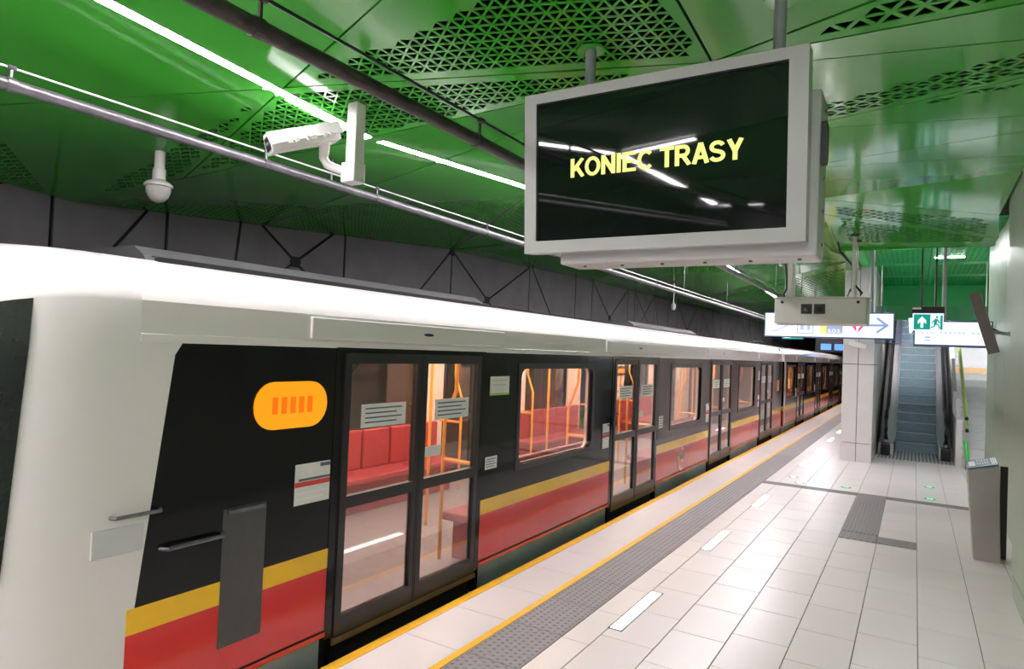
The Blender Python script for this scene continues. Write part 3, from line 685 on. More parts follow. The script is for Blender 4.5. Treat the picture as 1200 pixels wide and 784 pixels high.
# white ring emblem on the red side
mb = MB(); yc_, zc_ = 10.68, 0.335
def ring(r0, r1, n=28):
    R = [[(xs+0.0003, yc_+r*math.cos(2*math.pi*k/n)*1.0, zc_+r*math.sin(2*math.pi*k/n)) for k in range(n)] for r in (r0, r1)]
    R2 = [[(p[0]+0.0015, p[1], p[2]) for p in R[1]], [(p[0]+0.0015, p[1], p[2]) for p in R[0]]]
    mb.loft(R+R2+[R[0]], True, False)
ring(0.185, 0.17); ring(0.155, 0.147)
em = obj('emblem', mb, m_logo, c1)
mb = MB(); mb.box(xs+0.0003, xs+0.002, yc_-0.10, yc_+0.10, zc_-0.0, zc_+0.07).box(xs+0.0003, xs+0.002, yc_-0.07, yc_-0.045, zc_-0.13, zc_+0.07).box(xs+0.0003, xs+0.002, yc_+0.045, yc_+0.07, zc_-0.13, zc_+0.07)
obj('emblem_figure', mb, m_logo, em)
for (a, b, z) in ((2.15, 5.7, 2.52), (10.0, 13.5, 2.53)):
    u = obj('roof_unit', MB().loft([[(-3.78, yy, 2.40), (-3.86, yy, z-0.05), (-3.95, yy, z), (-5.15, yy, z), (-5.24, yy, z-0.05), (-5.32, yy, 2.40)] for yy in (a, b)], True, True), m_roofg, c1)
    bx('unit_groove', m_under, u, -3.885, -3.84, a+0.05, b-0.05, z-0.075, z-0.06)
obj('roof_cable', MB().tube([(-3.9, 19.3, 2.45), (-3.8, 19.7, 2.5), (-3.7, 20.0, 2.42)], 0.035, 8), m_under, c1, smooth=True)
# gangway between the cars
mb = MB()
for k in range(7):
    yy = 19.97 + k*0.055; d = 0.0 if k % 2 else 0.05
    mb.box(XC-HW+0.12+d, XC+HW-0.12-d, yy, yy+0.05, -0.3, 2.25-d)
obj('gangway_bellows', mb, m_under, c1)
for s in (1, -1): bx('end_pillar', m_white, c2, XC+s*HW-0.05*s, XC+s*HW+0.012*s, 20.36, 20.6, -0.1, 1.97)

# ---------------------------------------------------------------- CEILING LIGHT LINES
XL = -3.3
def zc(y):
    if y < -7: return 3.62+(-7-y)*0.066-0.16
    if y < -2: return 3.99+(y+2)*0.074-0.16
    if y < 3.42: return zz(PA, XL, y)
    if y < 9.3: return zz(PB, XL, y)
    if y < 13.5: return 3.85+(y-9.3)*0.006
    if y < 20.5: return 3.86-(y-13.5)*0.021
    return 3.72+(min(y, 28)-20.5)*0.02
LD = [(-11.5,-7.2),(-6.8,-2.15),(-1.85,3.36),(3.47,9.2),(9.4,13.4),(13.6,20.3),(20.7,27.8),(28.2,40)]
LB = ['rear ceiling light line far behind the viewer','ceiling light line behind the viewer','bright white ceiling light line at upper left, ending at the camera post','bright white ceiling light line between the camera post and the screen','ceiling light line hidden behind the hanging screen','ceiling light line seen beyond the hanging screen','far ceiling light line above the second car','farthest ceiling light line']
for (a, b), lab in zip(LD, LB):
    t = thing('linear_light', (XL, (a+b)/2, zc((a+b)/2)), lab, 'ceiling light', 'linear ceiling lights over the track edge')
    A, B = Vector((XL, a, zc(a+0.02))), Vector((XL, b, zc(b-0.02))); d = (B-A).normalized(); u = Vector((1, 0, 0)); n = u.cross(d)
    obj('housing', MB().oslab((A+B)/2+n*0.0145, u, d, n, 0.056, (B-A).length/2, 0.016), m_grey, t)
    obj('diffuser', MB().oslab((A+B)/2+n*0.003, u, d, n, 0.048, (B-A).length/2-0.004, 0.0055), m_led, t)

for (A, B, lab) in (((-3.2, -2.0, zc(-1.99)+0.005), (-2.3, -2.0, 3.90), 'short light line branching across the ceiling behind the viewer'), ((-0.2, -1.9, 3.99), (-0.2, -0.5, 3.895), 'light line over the platform just behind the viewer'), ((0.35, -1.9, 3.99), (0.35, -0.5, 3.895), 'light line beside the right wall just behind the viewer'), ((-0.2, -7.0, 3.62), (-0.2, -2.1, 3.985), 'light line along the platform ceiling behind the viewer'), ((-0.2, -12.0, 3.95), (-0.2, -7.1, 3.625), 'rearmost light line along the platform ceiling')):  # all but the branch are added to brighten the train side and floor
    A, B = Vector(A), Vector(B); d = (B-A).normalized(); u = Vector((0, 0, 1)).cross(d).normalized(); n = d.cross(u)
    t = thing('linear_light', (A+B)/2, lab, 'ceiling light', 'linear ceiling lights behind the viewer')
    obj('housing', MB().oslab((A+B)/2-n*0.006, u, d, n, 0.056, (B-A).length/2, 0.016), m_grey, t)
    obj('diffuser', MB().oslab((A+B)/2-n*0.02, u, d, n, 0.048, (B-A).length/2-0.004, 0.0055), m_led, t)

# ---------------------------------------------------------------- PIPES
def pipe(x, z, r, m, lab, cable_m, cable_dx, cable_dz, cr, clamps, hang):
    t = thing('ceiling_pipe', (x, 14, z), lab, 'pipe')
    obj('pipe', MB().tube([(x, -10, z), (x, 40, z)], r, 16), m, t, smooth=True)
    obj('cable', MB().tube([(x+cable_dx, -10, z+cable_dz), (x+cable_dx, 40, z+cable_dz)], cr, 8), cable_m, t, smooth=True)
    for yy in clamps:
        c = obj('clamp', MB().tube([(x, yy-0.02, z), (x, yy+0.02, z)], r*1.15, 16).box(x-0.006+cable_dx*0.6, x+0.006+cable_dx*0.6, yy-0.006, yy+0.006, z, z+cable_dz).tube([(x+cable_dx, yy-0.018, z+cable_dz), (x+cable_dx, yy+0.018, z+cable_dz)], cr*2.2, 10), m, t)
    for yy in hang:
        zt = (zz(PA, x, yy) if yy < 3.4 else zz(PB, x, yy) if yy < 9.2 else 3.85 - max(0, yy-13.5)*0.02)
        obj('hanger', MB().tube([(x+cable_dx, yy, z+r*0.8), (x+cable_dx, yy, zt+0.01)], 0.007, 8), m_steel, t, smooth=True)
    return t
pipe(-3.84, 3.2, 0.032, m_steel, 'long grey galvanised pipe with white cable under the ceiling, above the train', m_cable, 0.0, 0.085, 0.006, (1.45, 2.95, 4.05, 5.7, 7.2, 9, 11, 13, 15), (0.5, 3.55, 6.6, 9.6, 12.6, 16))
pipe(-2.2, 3.2, 0.036, m_dpipe, 'long dark brown pipe with thin black rod under the ceiling, left of the screen', m_bplast, 0.03, 0.11, 0.008, (1.62, 3.12, 4.9, 6.4, 8.0, 9.5), (3.62, 6.6, 9.6, 12.6))

# ---------------------------------------------------------------- HANGING SCREEN
mon = thing('hanging_screen', (-1.1, 3.1, 2.47), 'large grey hanging screen with yellow lettering on black', 'screen')
tilt = math.radians(4.2); MZ0, MZ1, MX0, MX1 = 2.505, 3.325, -1.775, -0.405
ay = Vector((0, math.cos(tilt), -math.sin(tilt)*-1)); az = Vector((0, -math.sin(tilt), math.cos(tilt)))
ayn = Vector((0, math.cos(tilt), math.sin(tilt)))
def mp(x, h, d): return Vector((x, 3.0, MZ0)) + az*h + ayn*d      # point on the tilted front: h up, d back
HGT = (MZ1-MZ0)
def mbox(mb, x0, x1, h0, h1, d0, d1):
    vs = [mp(x, h, d) for h in (h0, h1) for (x, d) in ((x0, d0), (x1, d0), (x1, d1), (x0, d1))]
    return mb.add(vs, [(0,3,2,1),(4,5,6,7),(0,1,5,4),(1,2,6,5),(2,3,7,6),(3,0,4,7)])
mb = MB(); bL, bT, bB = 0.068, 0.05, 0.062
mbox(mb, MX0, MX0+bL, 0, HGT, 0, 0.1); mbox(mb, MX1-bL-0.01, MX1, 0, HGT, 0, 0.1); mbox(mb, MX0+bL, MX1-bL-0.01, 0, bB, 0, 0.1); mbox(mb, MX0+bL, MX1-bL-0.01, HGT-bT, HGT, 0, 0.1)
obj('bezel', mb, m_grey, mon)
scr = obj('display_panel', mbox(MB(), MX0+bL, MX1-bL-0.01, bB, HGT-bT, 0.012, 0.03), m_screen, mon)
obj('bezel_gasket', mbox(mbox(MB(), MX0+bL, MX1-bL-0.01, HGT-bT-0.006, HGT-bT, 0.004, 0.013), MX0+bL, MX0+bL+0.006, bB, HGT-bT, 0.004, 0.013), m_bplast, mon)
obj('back_cover', mbox(MB(), MX0+0.01, MX1-0.01, 0.01, HGT-0.01, 0.09, 0.12), m_grey, mon)
rear = obj('rear_housing', MB().add([(x, yy, z) for z in (2.455, 3.185) for (x, yy) in ((-1.61, 3.09), (-0.37, 3.09), (-0.37, 3.32), (-1.61, 3.32))], [(0,3,2,1),(4,5,6,7),(0,1,5,4),(1,2,6,5),(2,3,7,6),(3,0,4,7)]), m_grey, mon, bevel=0.012)
mb = MB()
for k in range(5): mb.tube([(-0.372, 3.22, 2.52+k*0.15), (-0.362, 3.22, 2.52+k*0.15)], 0.008, 8)
for k in range(6): mb.tube([(-1.5+k*0.21, 3.17, 2.457), (-1.5+k*0.21, 3.17, 2.447)], 0.009, 8)
obj('screw', mb, m_steel, rear)
o = obj('service_latch', MB().prism([(-0.372, 3.10, 2.86), (-0.372, 3.10, 3.04), (-0.372, 3.16, 3.04), (-0.372, 3.19, 3.02), (-0.372, 3.19, 2.90), (-0.372, 3.16, 2.86)], (0.025, 0, 0)), m_bplast, rear)
def text(body, size, place, m, parent, name='lettering', thick=0.004, offset=0.0, width=None, height=None):
    cu = bpy.data.curves.new(name, 'FONT'); cu.body = body; cu.size = size; cu.extrude = thick; cu.offset = offset
    to = bpy.data.objects.new(name, cu); COL.objects.link(to)
    dg = bpy.context.evaluated_depsgraph_get(); me = bpy.data.meshes.new_from_object(to.evaluated_get(dg))
    bpy.data.objects.remove(to)
    xs_ = [v.co.x for v in me.vertices]; ys_ = [v.co.y for v in me.vertices]
    sx = width/(max(xs_)-min(xs_)) if width else 1; sy = height/(max(ys_)-min(ys_)) if height else sx
    L = rootloc(parent)
    for v in me.vertices: v.co = place((v.co.x-min(xs_))*sx, (v.co.y-min(ys_))*sy, v.co.z) - L
    me.materials.clear(); me.materials.append(m); o = bpy.data.objects.new(name, me); COL.objects.link(o); o.parent = parent; return o
def ribbon(pts, w_, closed=False):
    n = len(pts); L_, R_ = [], []
    for i in range(n):
        p = Vector(pts[i]); a_ = Vector(pts[i-1]) if (i > 0 or closed) else None; b_ = Vector(pts[(i+1) % n]) if (i < n-1 or closed) else None
        d1 = (p-a_).normalized() if a_ is not None else (b_-p).normalized(); d2 = (b_-p).normalized() if b_ is not None else d1
        n1 = Vector((-d1.y, d1.x)); n2 = Vector((-d2.y, d2.x)); m_ = (n1+n2).normalized(); k = w_/2/max(0.35, m_.dot(n1))
        L_.append(p+m_*k); R_.append(p-m_*k)
    q = [(L_[i], L_[(i+1) % n], R_[(i+1) % n], R_[i]) for i in range(n if closed else n-1)]
    return q
def arc(cx, cy, rx, ry, a0, a1, n=14): return [(cx+rx*math.cos(math.radians(a0+(a1-a0)*k/n)), cy+ry*math.sin(math.radians(a0+(a1-a0)*k/n))) for k in range(n+1)]
B_ = 0.205; hb_ = B_/2
GL = {
 'K': (0.76, [([(hb_, 0), (hb_, 1)], 0), ([(0.17, 0.38), (0.64, 1.0)], 0), ([(0.30, 0.58), (0.66, 0.0)], 0)]),
 'O': (0.86, [(arc(0.41, 0.5, 0.31, 0.415, 0, 342, 19), 1)]),
 'N': (0.79, [([(hb_, 0), (hb_, 1)], 0), ([(0.72-hb_, 0), (0.72-hb_, 1)], 0), ([(0.105, 0.93), (0.615, 0.07)], 0)]),
 'I': (0.29, [([(hb_, 0), (hb_, 1)], 0)]),
 'E': (0.72, [([(hb_, 0), (hb_, 1)], 0), ([(0.15, 0.915), (0.64, 0.915)], 0), ([(0.15, 0.52), (0.60, 0.52)], 0), ([(0.15, 0.085), (0.66, 0.085)], 0)]),
 'C': (0.80, [(arc(0.41, 0.5, 0.31, 0.415, 42, 318, 18), 0)]),
 'T': (0.70, [([(0.335, 0), (0.335, 0.9)], 0), ([(0.0, 0.915), (0.67, 0.915)], 0)]),
 'R': (0.77, [([(hb_, 0), (hb_, 1)], 0), ([(0.15, 0.915), (0.40, 0.915)]+arc(0.40, 0.70, 0.19, 0.215, 80, -80, 8)+[(0.40, 0.485), (0.15, 0.485)], 0), ([(0.38, 0.47), (0.66, 0.0)], 0)]),
 'A': (0.76, [([(0.10, 0), (0.385, 1.0)], 0), ([(0.67, 0), (0.385, 1.0)], 0), ([(0.18, 0.30), (0.59, 0.30)], 0)]),
 'S': (0.74, [(arc(0.345, 0.715, 0.245, 0.20, 15, 240, 12)+arc(0.345, 0.285, 0.26, 0.20, 70, -165, 12), 0)]),
 'Y': (0.72, [([(0.36, 0), (0.36, 0.45)], 0), ([(0.10, 1.0), (0.36, 0.42)], 0), ([(0.62, 1.0), (0.36, 0.42)], 0)]), ' ': (0.27, [])}
def sign_text(body, width, height, place, m, parent):
    tot = sum(GL[c][0] for c in body)-0.05; x = 0; sx = width/tot
    for c in body:
        wd, stk = GL[c]
        if stk:
            mb = MB()
            for pts, cl in stk:
                wdt = B_ if not (len(pts) == 2 and abs(pts[0][1]-pts[1][1]) < 0.01) else 0.17
                for q in ribbon(pts, wdt if len(pts) == 2 else 0.185, cl):
                    vs = [(x+p.x, min(1.02, max(-0.02, p.y))) for p in q]; k = len(mb.v)
                    mb.v += [place(a_*sx, b_*height, 0) for a_, b_ in vs]+[place(a_*sx, b_*height, 1) for a_, b_ in vs]
                    mb.f += [(k, k+1, k+2, k+3), (k+7, k+6, k+5, k+4)]+[(k+e, k+4+e, k+4+(e+1) % 4, k+(e+1) % 4) for e in range(4)]
            obj('letter', mb, m, parent)
        x += wd
sign_text('KONIEC TRASY', 0.842, 0.094, lambda x, y, f: mp(-1.512+x, 0.374+y, 0.0115-0.0006*f), m_text, scr)
for i, x in enumerate((-1.49, -0.555)):
    p = obj('hanging_post', MB().tube([(x, 3.12, 3.2), (x, 3.12, zz(PA if x < -0.98 else PA2, x, 3.12)+0.01)], 0.027, 16), m_post, mon, smooth=True)
    zt = zz(PA if x < -0.98 else PA2, x, 3.12)
    obj('flange', MB().tube([(x, 3.12, zt-0.004), (x, 3.12, zt-0.014)], 0.075, 20), m_green, p)

# ---------------------------------------------------------------- TWIN-WINDOW CAMERA HOUSING
YB = 9.6
bxh = thing('camera_housing', (-1.1, YB+0.2, 2.49), 'beige rectangular camera housing with two black square windows', 'camera')
hb = bx('housing_body', m_grey2, bxh, -1.665, -0.535, YB, YB+0.5, 2.50, 2.85, bevel=0.018)
bx('top_lip', m_grey2, bxh, -1.685, -0.515, YB-0.02, YB+0.52, 2.845, 2.862)
for (a, b) in ((-1.325, -1.19), (-1.165, -1.03)):
    wn = bx('lens_window', m_bplast, bxh, a, b, YB-0.008, YB+0.01, 2.635, 2.765)
    obj('lens', MB().tube([((a+b)/2, YB-0.007, 2.70), ((a+b)/2, YB-0.016, 2.70)], 0.035, 16), m_wind, wn)
for x in (-1.565, -0.645): obj('screw', MB().tube([(x, YB, 2.79), (x, YB-0.012, 2.79)], 0.02, 10), m_anth, hb)
for (x, yy) in ((-1.49, YB+0.08), (-1.49, YB+0.42), (-0.71, YB+0.08), (-0.71, YB+0.42)):
    zt = zz(PC, x, yy) if x > -0.98 else 3.95
    p = bx('hanging_post', m_grey2, bxh, x-0.022, x+0.022, yy-0.02, yy+0.02, 2.85, zt+0.005)
    if x > -0.98: bx('flange', m_bplast, p, x-0.05, x+0.05, yy-0.04, yy+0.04, zt-0.02, zt+0.002)
for pts in ([(-1.60, 3.5), (-1.56, 3.2), (-1.555, 3.0), (-1.59, 2.92), (-1.56, 2.85)], [(-0.66, 2.85), (-0.62, 2.93), (-0.70, 3.03), (-0.76, 2.97), (-0.80, 2.86)], [(-0.93, 3.62), (-0.90, 3.5), (-0.82, 3.4), (-0.74, 3.3), (-0.735, 3.0)]):
    obj('cable', MB().tube([(x, YB+0.25, z) for x, z in pts], 0.016, 8), m_bplast, bxh, smooth=True)

# ---------------------------------------------------------------- BULLET CAMERA ON POST
cc = thing('security_camera', (-3.0, 2.95, 3.48), 'white bullet security camera on a square ceiling post', 'camera')
zt = zz(PA, -3.0, 2.95)
bx('post', m_cam, cc, -3.035, -2.955, 2.91, 2.99, 3.0, zt, bevel=0.006)
bx('post_foot', m_cam, cc, -3.06, -2.945, 2.90, 3.0, 2.985, 3.11, bevel=0.008)
bx('cable_box', m_bplast, cc, -3.085, -3.04, 2.98, 3.03, 3.40, zt)
# housing: faceted profile swept along its axis
p0, p1 = Vector((-3.16, 2.97, 3.325)), Vector((-3.33, 2.63, 3.18)); d = (p1-p0).normalized(); sd = Vector((0, 0, 1)).cross(d).normalized(); uv = d.cross(sd)
prof = [(-0.062,-0.045),(0.062,-0.045),(0.075,-0.01),(0.045,0.06),(-0.045,0.06),(-0.075,-0.01)]
def sect(c, k=1.0): return [c + sd*a*k + uv*b*k for a, b in prof]
body = obj('camera_body', MB().loft([sect(p0+d*0.02, 0.92), sect(p0+d*0.05), sect(p1)], True, True), m_cam, cc)
obj('sun_shield', MB().loft([[c+sd*a*1.08+uv*(b*1.08+0.004) for a, b in ((0.075,-0.012),(0.045,0.06),(-0.045,0.06),(-0.075,-0.012))]+[c+sd*a*1.02+uv*(b*1.02) for a, b in ((-0.075,-0.012),(-0.045,0.06),(0.045,0.06),(0.075,-0.012))] for c in (p0+d*0.0, p1+d*0.035)], True, True), m_grey, cc)
fr = obj('front_bezel', MB().loft([sect(p1, 1.06), sect(p1+d*0.05, 1.12)], True, True), m_cam, cc)
obj('front_window', MB().loft([[p1+d*0.0505+sd*a*0.75+uv*b*0.75 for a, b in prof], [p1+d*0.053+sd*a*0.75+uv*b*0.75 for a, b in prof]], True, True), m_wind, fr)
for k in (0.08, 0.12, 0.19, 0.23, 0.30, 0.34):
    obj('clip', MB().oslab(p0+d*k-sd*0.083+uv*-0.012, d, sd, uv, 0.012, 0.006, 0.012), m_cam, body)
    obj('clip', MB().oslab(p0+d*k+sd*0.083+uv*-0.012, d, sd, uv, 0.012, 0.006, 0.012), m_cam, body)
obj('bracket_arm', MB().tube([(-3.20, 2.89, 3.25), (-3.205, 2.89, 3.15), (-3.18, 2.90, 3.11), (-3.14, 2.92, 3.09), (-3.03, 2.95, 3.05)], [0.035, 0.028, 0.028, 0.027, 0.027], 12), m_cam, cc, smooth=True)
obj('mount_pad', MB().oslab(Vector((-3.20, 2.89, 3.25)), d, sd, uv, 0.06, 0.045, 0.012), m_cam, cc)

dm = thing('dome_camera', (-4.8, 2.77, 3.34), 'white dome camera hanging from the ceiling above the cab', 'camera')
def lathe(c, pr, n=20): return MB().loft([[(c[0]+r*math.cos(2*math.pi*k/n), c[1]+r*math.sin(2*math.pi*k/n), z) for k in range(n)] for r, z in pr], True, True)
zt = zz(PA, -4.8, 2.77)
obj('neck', lathe((-4.8, 2.77), [(0.036, zt+0.005), (0.036, 3.225), (0.045, 3.22), (0.045, 3.14)]), m_cam, dm, smooth=True)
obj('housing', lathe((-4.8, 2.77), [(0.045, 3.14), (0.075, 3.125), (0.098, 3.105), (0.098, 3.09), (0.085, 3.085)]), m_cam, dm, smooth=True)
obj('dome', lathe((-4.8, 2.77), [(0.085, 3.087), (0.083, 3.05), (0.07, 3.015), (0.045, 2.985), (0.015, 2.972)]), m_grey2, dm, smooth=True)
def hang_sensor(x, yy, z0, z1, lab):
    s_ = thing('hanging_sensor', (x, yy, z1), lab, 'sensor', 'small hanging sensors')
    obj('stem', MB().tube([(x, yy, z1), (x, yy, z0+0.1)], 0.014, 8), m_cam, s_); obj('head', lathe((x, yy), [(0.03, z0+0.16), (0.06, z0+0.12), (0.06, z0+0.06), (0.035, z0)], 12), m_cam, s_, smooth=True)
hang_sensor(-5.0, 15.6, 3.10, 3.74, 'small white sensor hanging on a stem above the train, below the screen')
hang_sensor(-2.9, 24.0, 2.78, 3.86, 'tiny far white sensor hanging beside the far blue screens')

# ---------------------------------------------------------------- SIGNS
def flat(name, m, parent, pts, yy, t=0.004): return obj(name, MB().prism([(x, yy, z) for x, z in pts], (0, -t, 0)), m, parent)
Y1 = 12.0
sg = thing('direction_sign', (-1.26, Y1, 2.42), 'wide illuminated white sign with arrow and pictograms, behind the camera housing', 'sign')
sx0, sx1, sz0, sz1 = -2.215, -0.305, 2.415, 2.80
bx('case', m_signb, sg, sx0-0.02, sx1+0.02, Y1, Y1+0.14, sz0-0.02, sz1+0.02, bevel=0.01); fy = Y1
fc = bx('sign_face', m_signw, sg, sx0, sx1, Y1-0.004, Y1+0.01, sz0, sz1); fy = Y1-0.0042
def strokes(pts, w_):
    mb = MB()
    for (a, b) in zip(pts[:-1], pts[1:]):
        d = Vector((b[0]-a[0], 0, b[1]-a[1])); l = d.length; d /= l; n = Vector((d.z, 0, -d.x))
        mb.oslab(((a[0]+b[0])/2, fy-0.001, (a[1]+b[1])/2), d, Vector((0, 1, 0)), n, l/2+w_/2, 0.001, w_/2)
    return mb
obj('arrow', strokes([(-0.75, 2.615), (-0.39, 2.615)], 0.035), m_pictm, fc); obj('arrow_head', strokes([(-0.52, 2.72), (-0.39, 2.615), (-0.52, 2.51)], 0.035), m_pictm, fc)
obj('escalator_pictogram', strokes([(-2.12, 2.50), (-2.04, 2.50), (-1.86, 2.60), (-1.78, 2.60)], 0.02), m_pict, fc); obj('escalator_pictogram', strokes([(-2.06, 2.60), (-1.98, 2.60), (-1.82, 2.69)], 0.02), m_pict, fc)
obj('lift_pictogram', strokes([(-1.70, 2.47), (-1.70, 2.73), (-1.46, 2.73), (-1.46, 2.47), (-1.70, 2.47)], 0.018), m_pict, fc)
for x in (-1.63, -1.53): flat('lift_figure', m_pict, fc, [(x-0.025, 2.52), (x+0.025, 2.52), (x+0.025, 2.66), (x-0.025, 2.66)], fy)
flat('emergency_field', m_sosy, fc, [(-1.36, 2.47), (-1.26, 2.47), (-1.26, 2.73), (-1.36, 2.73)], fy)
flat('emergency_field', m_pict, fc, [(-1.26, 2.47), (-1.02, 2.47), (-1.02, 2.70), (-1.26, 2.70)], fy)
text('S.O.S.', 0.1, lambda x, y, z: Vector((-1.235+x, fy-0.005-z, 2.485+y)), m_signw, fc, 'lettering', 0.001, 0.002, 0.19, 0.06)
flat('triangle', m_pink, fc, [(-0.90, 2.62), (-0.83, 2.62), (-0.815, 2.50)], fy); flat('triangle', m_pink, fc, [(-0.79, 2.56), (-0.74, 2.62), (-0.70, 2.62), (-0.80, 2.49)], fy)
for x in (-0.62, -1.9): obj('hanging_post', MB().tube([(x, Y1+0.07, 2.8), (x, Y1+0.07, 3.97)], 0.03, 12), m_post, sg, smooth=True)

sg2 = thing('direction_sign', (0.5, Y1, 2.3), 'illuminated white exit direction sign in front of the stairs', 'sign')
bx('case', m_signb, sg2, -0.03, 0.97, Y1+0.0, Y1+0.14, 2.305, 2.70, bevel=0.01)
fc = bx('sign_face', m_signw, sg2, -0.01, 0.95, Y1-0.004, Y1+0.01, 2.335, 2.68); fy = Y1-0.0042
obj('arrow', strokes([(0.10, 2.50), (0.03, 2.57), (0.03, 2.53)], 0.012), m_pict, fc); obj('arrow', strokes([(0.03, 2.57), (0.07, 2.57)], 0.012), m_pict, fc)
flat('line_marker', m_pictm, fc, [(0.12, 2.435), (0.19, 2.435), (0.19, 2.455), (0.12, 2.455)], fy); flat('line_marker', m_pictm, fc, [(0.12, 2.39), (0.19, 2.39), (0.19, 2.405), (0.12, 2.405)], fy)
m_faint = emis('sign_faint_print', (0.66, 0.74, 0.78), 0.55)
for k in range(14):
    x = 0.13+k*0.058
    if k in (2, 9): continue
    flat('faint_print', m_faint, fc, [(x, 2.50), (x+0.04, 2.50), (x+0.045, 2.53), (x+0.005, 2.535)], fy)
obj('hanging_post', MB().tube([(0.36, Y1+0.07, 2.7), (0.36, Y1+0.07, 3.97)], 0.028, 12), m_post, sg2, smooth=True)

YX = 11.3
ex = thing('exit_sign', (0.15, YX, 2.48), 'green illuminated emergency exit sign on two black rods', 'sign')
cb = bx('case', m_bplast, ex, -0.055, 0.345, YX-0.03, YX+0.05, 2.765, 2.86, bevel=0.004); bx('rating_label', m_paper, cb, -0.05, 0.06, YX-0.032, YX-0.03, 2.82, 2.85)
fc = bx('sign_face', m_exitw, ex, -0.045, 0.335, YX-0.006, YX+0.01, 2.515, 2.765); fy = YX-0.0062
flat('green_field', m_exitg, fc, [(-0.03, 2.53), (0.175, 2.53), (0.175, 2.75), (-0.03, 2.75)], fy, 0.001)
fy -= 0.0012
flat('arrow', m_exitw, fc, [(0.055, 2.555), (0.09, 2.555), (0.09, 2.64), (0.125, 2.61), (0.125, 2.66), (0.0725, 2.72), (0.02, 2.66), (0.02, 2.61), (0.055, 2.64)], fy, 0.001)
fy += 0.0012
flat('door_symbol', m_exitg, fc, [(0.295, 2.53), (0.325, 2.53), (0.325, 2.74), (0.295, 2.73)], fy)
fig = obj('running_figure', strokes([(0.245, 2.67), (0.235, 2.615)], 0.034), m_exitg, fc)
for pts in ([(0.20, 2.63), (0.225, 2.665), (0.265, 2.665), (0.285, 2.635)], [(0.24, 2.62), (0.275, 2.595), (0.285, 2.555)], [(0.235, 2.615), (0.225, 2.58), (0.19, 2.56)]): obj('limb', strokes(pts, 0.016), m_exitg, fig)
flat('head', m_exitg, fig, [(0.255+0.016*math.cos(k*math.pi/5), 2.71+0.016*math.sin(k*math.pi/5)) for k in range(10)], fy)
for x in (0.06, 0.235): obj('rod', MB().tube([(x, YX+0.01, 2.86), (x, YX+0.01, 3.97)], 0.012, 8), m_bplast, ex)

e2 = thing('exit_sign', (-2.96, 20.0, 2.6), 'small far green exit sign below the wide white sign', 'sign')
bx('case', m_bplast, e2, -3.24, -2.68, 20.0, 20.06, 2.60, 2.84); fc = bx('sign_face', m_exitg, e2, -3.22, -2.70, 19.99, 20.0, 2.61, 2.82)
fy = 19.989; obj('arrow', strokes([(-2.90, 2.68), (-2.76, 2.68)], 0.03), m_exitw, fc); flat('figure', m_exitw, fc, [(-3.18, 2.64), (-3.0, 2.64), (-3.02, 2.76), (-3.12, 2.76)], fy)
for x in (-3.15, -2.77): obj('rod', MB().tube([(x, 20.03, 2.83), (x, 20.03, 3.76)], 0.012, 6), m_bplast, e2)
fs = thing('platform_screen', (-3.1, 30.0, 2.6), 'far dark double screen glowing blue above the second car', 'screen')
bx('case', m_bplast, fs, -3.55, -2.3, 30.0, 30.3, 2.42, 3.05)
for (a, b) in ((-3.34, -2.95), (-2.83, -2.42)): bx('display_panel', m_bscreen, fs, a, b, 29.99, 30.0, 2.50, 2.75)
for x in (-3.1, -2.6): obj('rod', MB().tube([(x, 30.1, 3.0), (x, 30.1, 3.85)], 0.03, 6), m_bplast, fs)

# side display on the right wall
sdp = thing('wall_panel_display', (0.78, 9.2, 2.5), 'slim taupe tilted panel on a bracket, edge-on at the right wall', 'panel')
c = Vector((0.66, 9.2, 2.52)); tl = math.radians(17)
az2 = Vector((-math.sin(tl)*0.9, 0.1, math.cos(tl))).normalized(); ay2 = Vector((0.12, 1, 0)).normalized(); ax2 = ay2.cross(az2)
pb = obj('case', MB().oslab(c, ax2, ay2, az2, 0.055, 0.05, 0.36), m_brown, sdp, bevel=0.004)
obj('bracket', MB().tube([c+ax2*0.05+az2*-0.12, (1.0, 9.3, 2.38)], 0.02, 8), m_grey, sdp); obj('cable', MB().tube([c+ax2*0.05+az2*-0.08, (0.86, 9.26, 2.40), (1.0, 9.3, 2.46)], 0.008, 6), m_bplast, sdp)

# smoke curtain glass in front of the escalator
sc_ = thing('smoke_curtain', (0.3, 15.0, 2.4), 'clear hanging glass smoke curtain in front of the escalator', 'glass screen')
bx('pane', m_curt, sc_, -0.70, 1.2, 15.0, 15.012, 2.42, 3.15)
for x in (-0.6, 0.3, 1.1): obj('hanger', MB().tube([(x, 15.006, 3.15), (x, 15.006, 3.97)], 0.008, 6), m_escm, sc_); bx('edge_rail', m_escm, sc_, -0.70, 1.2, 14.994, 15.018, 2.405, 2.42)
# small camera on the pillar
pc = thing('pillar_camera', (-0.98, 15.1, 2.38), 'small white camera mounted on the pillar front', 'camera')
obj('body', MB().oslab((-1.0, 15.02, 2.38), Vector((0.85, -0.45, -0.25)).normalized(), Vector((0.45, 0.85, 0)).normalized(), Vector((0.2, -0.1, 0.97)).normalized(), 0.16, 0.05, 0.05), m_cam, pc, bevel=0.01)
obj('arm', MB().tube([(-1.08, 15.2, 2.45), (-1.08, 15.08, 2.43)], 0.025, 8), m_cam, pc)

